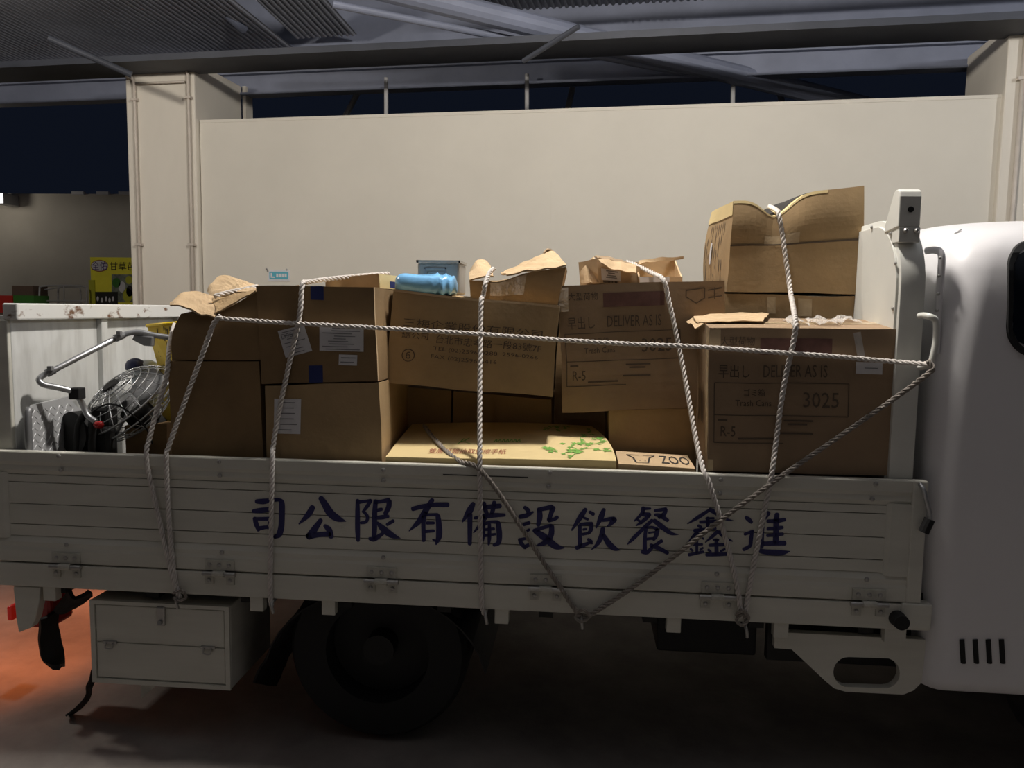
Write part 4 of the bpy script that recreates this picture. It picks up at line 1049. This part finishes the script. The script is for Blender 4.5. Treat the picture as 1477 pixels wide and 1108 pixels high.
# tubular trolley
tr = empty('trolley'); tag(tr, 'silver tubular trolley handle lying folded above the fan', 'trolley')
tube('handle_tube', [at(246, 487, 0.46), at(225, 484, 0.44), at(202, 479.5, 0.42), at(185, 481, 0.40), at(171.7, 486, 0.38), at(133.7, 505, 0.27), at(82.6, 531.5, 0.15), at(63, 541, 0.115), at(56.5, 548.6, 0.10),
                     at(63.6, 555, 0.105), at(82.5, 559, 0.13), at(101.5, 563.7, 0.16), at(111, 569.4, 0.18), at(120.5, 586.5, 0.20), at(127, 600, 0.20), at(138, 608, 0.20)], 0.0115, 'steel', tr, 12, 6)
for (p0, p1) in (((67, 539, 0.122), (78, 533.5, 0.142)), ((166, 488.5, 0.355), (178, 483, 0.38))):
    cyl('clamp', at(*p0), at(*p1), 0.0155, 'greymetal', tr, 14)
    q = at((p0[0]+p1[0])/2, (p0[1]+p1[1])/2-6, p0[2]-0.005); box('clamp_screw', q.x-0.009, q.x+0.009, q.y-0.008, q.y+0.008, q.z-0.012, q.z+0.006, 'greymetal', tr, 0.002)
q = at(111, 566, 0.175); box('black_joint', q.x-0.022, q.x+0.022, q.y-0.022, q.y+0.022, q.z-0.026, q.z+0.018, 'black', tr, 0.004, )
q = at(211, 487, 0.43); prism('grip_plate', [(q.x-0.045, q.z+0.012), (q.x+0.035, q.z+0.004), (q.x+0.03, q.z-0.036), (q.x-0.005, q.z-0.034), (q.x-0.055, q.z-0.010)], 'y', 0.415, 0.44, 'greymetal', tr, 0.004)
tube('frame_post', [at(122, 598, 0.21), at(112, 630, 0.22), Vector((at(108, 660, 0.24).x, 0.26, FZ+0.02))], 0.014, 'chassis', tr, 10, 5)
tube('frame_post', [at(137, 606, 0.21), at(132, 640, 0.22), Vector((at(130, 660, 0.24).x, 0.26, FZ+0.02))], 0.014, 'chassis', tr, 10, 5)
q = at(113, 612, 0.27); cyl('trolley_wheel', (q.x, 0.23, q.z-0.03), (q.x+0.02, 0.28, q.z-0.03), 0.085, 'black', tr, 24)
q = at(143, 613, 0.17)
v, f = tube_geo([q+Vector((-0.02, 0, 0)), q+Vector((-0.012, 0, 0)), q+Vector((0.004, 0, 0)), q+Vector((0.014, 0, 0)), q+Vector((0.017, 0, 0))], [0.008, 0.014, 0.016, 0.012, 0.004], 12)
new_mesh('red_knob', v, f, 'red', tr, smooth=True)

# industrial fan
fan = empty('industrial_fan'); tag(fan, 'industrial fan with round steel wire guard lying tilted beside the trolley', 'fan')
ctr = at(186, 582, 0.42); ax = Vector((-0.42, -0.50, 0.75)).normalized()
e1 = ax.orthogonal().normalized(); e2 = ax.cross(e1)
RR = 0.205
def fp(r, a, h): return ctr + e1*(r*math.cos(a)) + e2*(r*math.sin(a)) + ax*h
def guard(name, sgn):
    vs, fs = [], []
    for k in range(8):
        t = 0.14+0.86*k/7; r = RR*t; h = sgn*0.085*(1-t**3)+sgn*0.02
        tube_geo([fp(r, 2*math.pi*i/36, h) for i in range(36)], 0.0022 if k < 7 else 0.0042, 5, vs, fs, closed=True)
    for k in range(20):
        a = 2*math.pi*k/20
        tube_geo([fp(RR*t, a+0.25*(1-t), sgn*0.085*(1-t**3)+sgn*0.02) for t in (0.12, 0.3, 0.5, 0.7, 0.85, 0.95, 1.0)], 0.0022, 5, vs, fs)
    return new_mesh(name, vs, fs, 'steel', fan, smooth=True)
guard('wire_guard', 1); guard('wire_guard', -1)
cyl('guard_badge', fp(0, 0, 0.10), fp(0, 0, 0.112), 0.034, 'black', fan, 20)
cyl('motor', fp(0, 0, -0.20), fp(0, 0, -0.02), 0.06, 'black', fan, 20)
cyl('blade_hub', fp(0, 0, -0.02), fp(0, 0, 0.03), 0.035, 'greymetal', fan, 16)
for k in range(3):
    vs, fs = [], []
    for i in range(7):
        t = i/6; r = 0.03+0.155*t
        for j in range(4):
            s_ = (j/3-0.5)*(0.5+0.75*math.sin(math.pi*min(1, t*0.8+0.15))); vs.append(fp(r, k*2*math.pi/3+s_, 0.03*(j/3-0.5)*2))
    for i in range(6):
        for j in range(3): fs.append((i*4+j, i*4+j+1, i*4+j+5, i*4+j+4))
    o = new_mesh('fan_blade', vs, fs, 'greymetal', fan, smooth=True); sm = o.modifiers.new('plate', 'SOLIDIFY'); sm.thickness = 0.002
q = at(143, 600, 0.26); box('switch_box', q.x-0.04, q.x+0.04, q.y, q.y+0.07, q.z-0.05, q.z+0.035, 'black', fan, 0.014)
tube('fan_cable', [at(134, 594, 0.25), at(146, 586, 0.22), at(161, 583, 0.21), at(180, 590, 0.21), at(198, 605, 0.22), at(212, 620, 0.24), at(220, 640, 0.26)], 0.0035, 'black', fan, 6, 6)
tube('fan_stand', [fp(0.05, 0.2, -0.16), Vector((ctr.x+0.10, 0.50, 0.95)), Vector((ctr.x+0.05, 0.55, FZ+0.03))], 0.018, 'chassis', fan, 10, 5)
cyl('fan_base', (ctr.x+0.05, 0.55, FZ), (ctr.x+0.05, 0.55, FZ+0.03), 0.20, 'chassis', fan, 28)
box('control_panel', ctr.x-0.08, ctr.x+0.03, 0.24, 0.30, FZ, 1.16, 'chassis', fan, 0.025)

# yellow bin with worn black print
bn = empty('plastic_bin'); tag(bn, 'yellow plastic bin with worn black print, behind the trolley handle', 'bin')
t0, t1 = at(212, 470, 0.56), at(256, 466, 0.50); u0_, u1_ = at(232, 545, 0.56), at(256, 545, 0.50)
bm = bmesh.new(); nn = 0.14
top = [t0, t1, t1+Vector((0.02, nn, 0)), t0+Vector((0, nn, 0))]; bot = [Vector((u0_.x, u0_.y, FZ)), Vector((u1_.x, u1_.y, FZ)), Vector((u1_.x, u1_.y+nn*0.8, FZ)), Vector((u0_.x, u0_.y+nn*0.8, FZ))]
mid = [u0_, u1_, u1_+Vector((0, nn*0.8, 0)), u0_+Vector((0, nn*0.8, 0))]
vt = [[bm.verts.new(p) for p in L] for L in (top, mid, bot)]
for r_ in range(2):
    for i in range(4): bm.faces.new((vt[r_][i], vt[r_][(i+1) % 4], vt[r_+1][(i+1) % 4], vt[r_+1][i]))
bm.faces.new(list(reversed(vt[2])))
o = from_bm('bin_body', bm, 'yellow', bn); sm = o.modifiers.new('wall', 'SOLIDIFY'); sm.thickness = 0.006
tube('bin_rim', [top[0], top[1], top[2], top[3], top[0]], 0.008, 'yellow', bn, 8, 1, smooth_path=False)
rnd = random.Random(3)
def bp_(a, b): return (t0*(1-a)+t1*a)*(1-b)+(u0_*(1-a)+u1_*a)*b+Vector((0, -0.004, 0))
vs, fs = [], []
for k in range(46):
    a, b = rnd.uniform(0.05, 0.95), rnd.uniform(0.03, 0.95); l = rnd.uniform(0.04, 0.12); th = rnd.uniform(0.012, 0.04); bb = len(vs)
    vs += [bp_(a, b), bp_(a+th, b), bp_(a+th*0.6, b+l), bp_(a-th*0.2, b+l)]; fs.append((bb, bb+1, bb+2, bb+3))
vs2 = [bp_(a, b) for a, b in ((0.35, 0.40), (0.65, 0.42), (0.65, 0.52), (0.40, 0.50))]; bb = len(vs); vs += vs2; fs.append((bb, bb+1, bb+2, bb+3))
new_mesh('worn_print', vs, fs, 'inkdark', bn)
# white jug with dark blue cap
jg = empty('plastic_jug'); tag(jg, 'white jug with a dark blue lid between the fan and yellow bin', 'jug')
q = at(205, 520, 0.62)
v, f = tube_geo([Vector((q.x, 0.64, FZ)), Vector((q.x, 0.64, q.z-0.05)), Vector((q.x, 0.64, q.z-0.012)), Vector((q.x, 0.64, q.z))], [0.055, 0.055, 0.05, 0.03], 20)
new_mesh('jug_body', v, f, 'jug', jg, smooth=True)
v, f = tube_geo([Vector((q.x-0.02, 0.60, q.z-0.04+h)) for h in (0, 0.02, 0.038, 0.048, 0.052)], [0.042, 0.042, 0.034, 0.018, 0.004], 20)
new_mesh('jug_lid', v, f, 'bluecap', jg, smooth=True)

# ------------------------------------------------------------------ ropes
rope('rope over the carton with delivery labels, hooked below the gate', [(560, 395, 0.46), (545, 396, 0.40), (490, 401, 0.25), (445, 407, 0.10), (436, 412, 0.045), (432, 455, 0.040), (416, 530, 0.042), (401, 600, 0.035), (394, 645, 0.02), (393, 662, -0.012), (391, 760, -0.012), (390, 862, -0.010), (396, 874, -0.005)])
rope('short rope lying over the bent flap of the crushed carton', [(372, 413, 0.30), (350, 418, 0.24), (325, 423, 0.18), (308, 428, 0.14)], name='rope')
rope('rope falling from the crushed carton flap, right one of the rear pair', [(318, 456, 0.02), (308, 468, 0.030), (296, 500, 0.035), (270, 570, 0.03), (243, 645, 0.0), (240, 662, -0.012), (243, 740, -0.012), (250, 820, -0.012), (258, 862, -0.012)])
rope('rope beside the fan, left one of the rear pair', [(252, 468, 0.34), (246, 490, 0.20), (243, 515, 0.08), (240, 545, 0.045), (231, 575, 0.035), (216, 630, 0.01), (211, 655, -0.012), (216, 690, -0.012), (232, 760, -0.012), (248, 830, -0.016), (260, 864, -0.012)])
rope('upright rope across the tilted printed carton', [(712, 388, 0.36), (706, 394, 0.30), (700, 410, 0.22), (697, 426, 0.23), (694, 436, 0.195), (693, 480, 0.17), (692, 560, 0.11), (692, 640, 0.03), (692, 672, -0.012), (693, 780, -0.012), (695, 872, -0.010), (702, 886, -0.005)])
rope('rope across the Japanese printed carton, slanting to the front hook', [(905, 378, 0.62), (920, 384, 0.54), (945, 396, 0.40), (957, 404, 0.30), (964, 430, 0.295), (985, 530, 0.25), (1003, 630, 0.12), (1014, 676, 0.025), (1022, 694, -0.012), (1042, 760, -0.014), (1062, 840, -0.014), (1069, 892, -0.012)])
rope('rope pressing down the dented top carton, hooked below the gate', [(1110, 298, 0.60), (1121, 304, 0.46), (1124, 312, 0.42), (1130, 350, 0.415), (1140, 420, 0.36), (1147, 462, 0.06), (1145, 490, 0.032), (1130, 560, 0.030), (1119, 640, 0.020), (1112, 690, -0.012), (1090, 800, -0.014), (1073, 892, -0.012)])
rope('long level rope across the load, tied to the cab side handle', [(312, 459, 0.03), (400, 465, 0.034), (560, 474, 0.036), (690, 482, 0.036), (800, 490, 0.036), (900, 496, 0.036), (1000, 500, 0.032), (1100, 507, 0.020), (1200, 514, 0.026), (1280, 521, 0.026), (1335, 525, -0.05), (1345, 524, -0.065)], r=0.0085)
rope('dark slanting rope from the cab side handle down to the middle hook', [(1338, 520, -0.06), (1345, 530, -0.066), (1340, 538, -0.064), (1290, 575, 0.0), (1200, 637, 0.025), (1120, 692, -0.014), (1040, 750, -0.022), (960, 812, -0.016), (900, 856, -0.014), (850, 888, -0.014), (838, 896, -0.012)], r=0.0090, m='ropedark')
rope('rope from under the cartons over the yellow carton to the middle hook', [(612, 614, 0.40), (622, 628, 0.28), (645, 652, 0.10), (665, 666, 0.035), (688, 674, -0.012), (720, 712, -0.014), (780, 805, -0.014), (835, 888, -0.014)], r=0.0090, m='ropedark')
for lab, pts in (('knot of rope ends at the front hook below the gate', [(1062, 888, -0.012), (1070, 880, -0.03), (1080, 892, -0.02), (1070, 902, -0.03), (1062, 894, -0.02), (1072, 886, -0.02), (1076, 900, -0.012)]),
                 ('knot of rope at the middle hook below the gate', [(830, 884, -0.012), (842, 880, -0.03), (850, 890, -0.02), (838, 897, -0.03), (830, 890, -0.02), (840, 886, -0.02)]),
                 ('frayed rope end at the rear hook above the toolbox', [(250, 856, -0.012), (262, 852, -0.03), (268, 862, -0.02), (256, 867, -0.03), (250, 860, -0.02)])):
    rope(lab, pts, 0.006, m='ropedark')

# ------------------------------------------------------------------ background things
# fruit stall board
YS = 9.2
sg_ = empty('stall_sign'); tag(sg_, 'yellow fruit stall signboard with purple oval logo, behind the left pillar', 'sign')
a = at(130, 371, YS); b = at(222, 371, YS)
box('board', a.x, b.x, YS, YS+0.04, 0.0, a.z, 'signyellow', sg_)
box('side_strip', a.x-0.03, a.x+0.07, YS-0.02, YS+0.06, 0.0, at(128, 404, YS).z, 'signgreen', sg_)
def sp(px, py, d=0.004): p = at(px, py, YS-d); return p
def sign_text(body, px0, px1, py0, py1, m, d=0.008):
    V, Fc, _ = text_tris(body); vs = [sp(px0+(px1-px0)*v.x, py1+(py0-py1)*v.y, d) for v in V]
    return new_mesh('sign_text', vs, Fc, m, sg_)
def disc(name, cx, cy, rx, ry, m, d):
    vs = [sp(cx+rx*math.cos(2*math.pi*k/28), cy+ry*math.sin(2*math.pi*k/28), d) for k in range(28)]
    return new_mesh(name, vs, [tuple(range(28))], m, sg_)
disc('logo_oval', 143.5, 383.5, 12.5, 8.6, 'redink', 0.004); disc('logo_oval', 143.5, 383.5, 12, 7.2, 'paper', 0.006)
sign_text('全佑', 132.5, 154.5, 377.5, 389.5, 'purple', 0.009)
sign_text('甘草芭樂', 158, 208, 378, 390, 'inkdark')
def srect(name, x0, y0, x1, y1, m, d=0.005):
    new_mesh(name, [sp(x0, y0, d), sp(x1, y0, d), sp(x1, y1, d), sp(x0, y1, d)], [(0, 1, 2, 3)], m, sg_)
srect('fruit_picture', 161, 396, 212, 436, 'signgrey'); srect('dark_picture', 135, 421, 170, 460, 'inkdark', 0.007)
for (cx, cy, rx, ry, m) in ((168, 408, 6, 7, 'crategreen'), (176, 414, 5, 8, 'paper'), (186, 404, 5, 6, 'signgreen'), (187, 420, 5, 8, 'inkdark'), (184, 426, 7, 10, 'signgreen')): disc('fruit_picture', cx, cy, rx, ry, m, 0.006)
for i, x in enumerate((141, 147, 153, 158, 163)): disc('small_picture', x, 431+(i % 2)*2, 1.6, 3.5, 'paper', 0.009)
# teal wall sign
ws = empty('wall_sign'); tag(ws, 'small white and teal notice on the cream wall', 'sign')
def wq(name, x0, y0, x1, y1, m, o0, o1, parent):
    ax_, az = wat(x0, y0); bx, bz = wat(x1, y1)
    return wbox(name, min(ax_, bx), max(ax_, bx), -o1, -o0, min(az, bz), max(az, bz), m, parent)
wq('plate', 387, 389, 418, 406, 'paper', 0.0, 0.006, ws); wq('teal_panel', 389, 392, 416, 403, 'teal', 0.006, 0.008, ws)
wq('arrow_mark', 391, 394, 393, 401, 'paper', 0.008, 0.009, ws); wq('arrow_mark', 391, 399, 397, 401, 'paper', 0.008, 0.009, ws)
for i in range(4): wq('character_mark', 399+i*4, 395, 402+i*4, 400, 'paper', 0.008, 0.009, ws)
for px, py in ((387, 391), (385, 388), (414, 389)):
    ax_, az = wat(px, py); q = wp(ax_, -0.004, az); bolt(q, ws, 0.012)
# wire trolleys, crates and tarp far behind
wt = empty('wire_rack'); tag(wt, 'low chrome wire rack standing before the far grey wall', 'rack')
def wr(pts, r=0.014): tube('rack_bar', [at(*p) for p in pts], r, 'pole', wt, 6, 3)
YB = 9.0
wr([(57, 440, YB), (57, 418, YB), (61, 413, YB), (92, 412, YB), (120, 413, YB), (125, 418, YB), (125, 440, YB)])
wr([(84, 440, YB+0.3), (84, 418, YB+0.3), (88, 414, YB+0.3), (112, 414, YB+0.3), (116, 419, YB+0.3), (116, 440, YB+0.3)])
wr([(92, 413, YB), (93, 440, YB)], 0.01); wr([(64, 418, YB+0.3), (84, 415, YB+0.3)], 0.01); wr([(57, 434, YB), (125, 434, YB)], 0.012)
for px in (57, 125, 93):
    q = at(px, 436, YB); cyl('rack_leg', (q.x, YB, 0), (q.x, YB, q.z), 0.014, 'pole', wt, 8)
def crate(px0, px1, py0, py1, Y, m, label, z0):
    a, b = at(px0, py0, Y), at(px1, py1, Y); d = 0.35
    r = empty('produce_crate'); tag(r, label, 'crate', 'produce crates')
    z1 = a.z; bm = bmesh.new(); t = 0.02
    bm_box(bm, a.x, b.x, Y, Y+d, z0, z0+t)
    o = from_bm('crate_floor', bm, m, r)
    for (x0, x1, y0, y1) in ((a.x, b.x, Y, Y+t), (a.x, b.x, Y+d-t, Y+d), (a.x, a.x+t, Y+t, Y+d-t), (b.x-t, b.x, Y+t, Y+d-t)):
        box('crate_wall', x0, x1, y0, y1, z0+t, z1, m, r)
zc0 = at(20, 440, YB-0.3).z
tbl = empty('stall_table'); tag(tbl, 'dark low stall table holding produce crates at the far left', 'table')
qa, qb = at(-30, 440, YB), at(52, 440, YB)
box('table_top', qa.x, qb.x, YB-0.4, YB+0.9, zc0-0.16, zc0-0.12, 'cratebrown', tbl)
for x in (qa.x+0.05, qb.x-0.05):
    for y in (YB-0.35, YB+0.85): box('leg', x-0.03, x+0.03, y-0.03, y+0.03, 0, zc0-0.16, 'cratebrown', tbl)
crate(-8, 18, 426, 440, YB-0.3, 'cratered', 'red produce crate on the far stall table', zc0-0.12)
crate(19, 49, 426, 440, YB-0.3, 'crategreen', 'green produce crate on the far stall table', zc0-0.12)
crate(17, 48, 412, 430, YB+0.2, 'cratebrown', 'brown produce crate behind the green crate', zc0-0.12)

# ------------------------------------------------------------------ put every thing's origin at its base
bpy.context.view_layer.update()
def descend(o):
    for c in o.children:
        yield c; yield from descend(c)
for o in [o for o in COL.objects if o.parent is None and o.type in ('MESH', 'EMPTY')]:
    pts = []
    for c in [o]+list(descend(o)):
        if c.type == 'MESH':
            mw = c.matrix_world; pts += [mw @ Vector(q) for q in c.bound_box]
    if not pts or o.name == 'floor': continue
    lo_ = Vector((min(p.x for p in pts), min(p.y for p in pts), min(p.z for p in pts))); hi = Vector((max(p.x for p in pts), max(p.y for p in pts), max(p.z for p in pts)))
    cpt = Vector(((lo_.x+hi.x)/2, (lo_.y+hi.y)/2, lo_.z))
    if o.type == 'MESH': o.data.transform(Matrix.Translation(-cpt))
    o.location = cpt
    for c in o.children: c.location = c.location - cpt
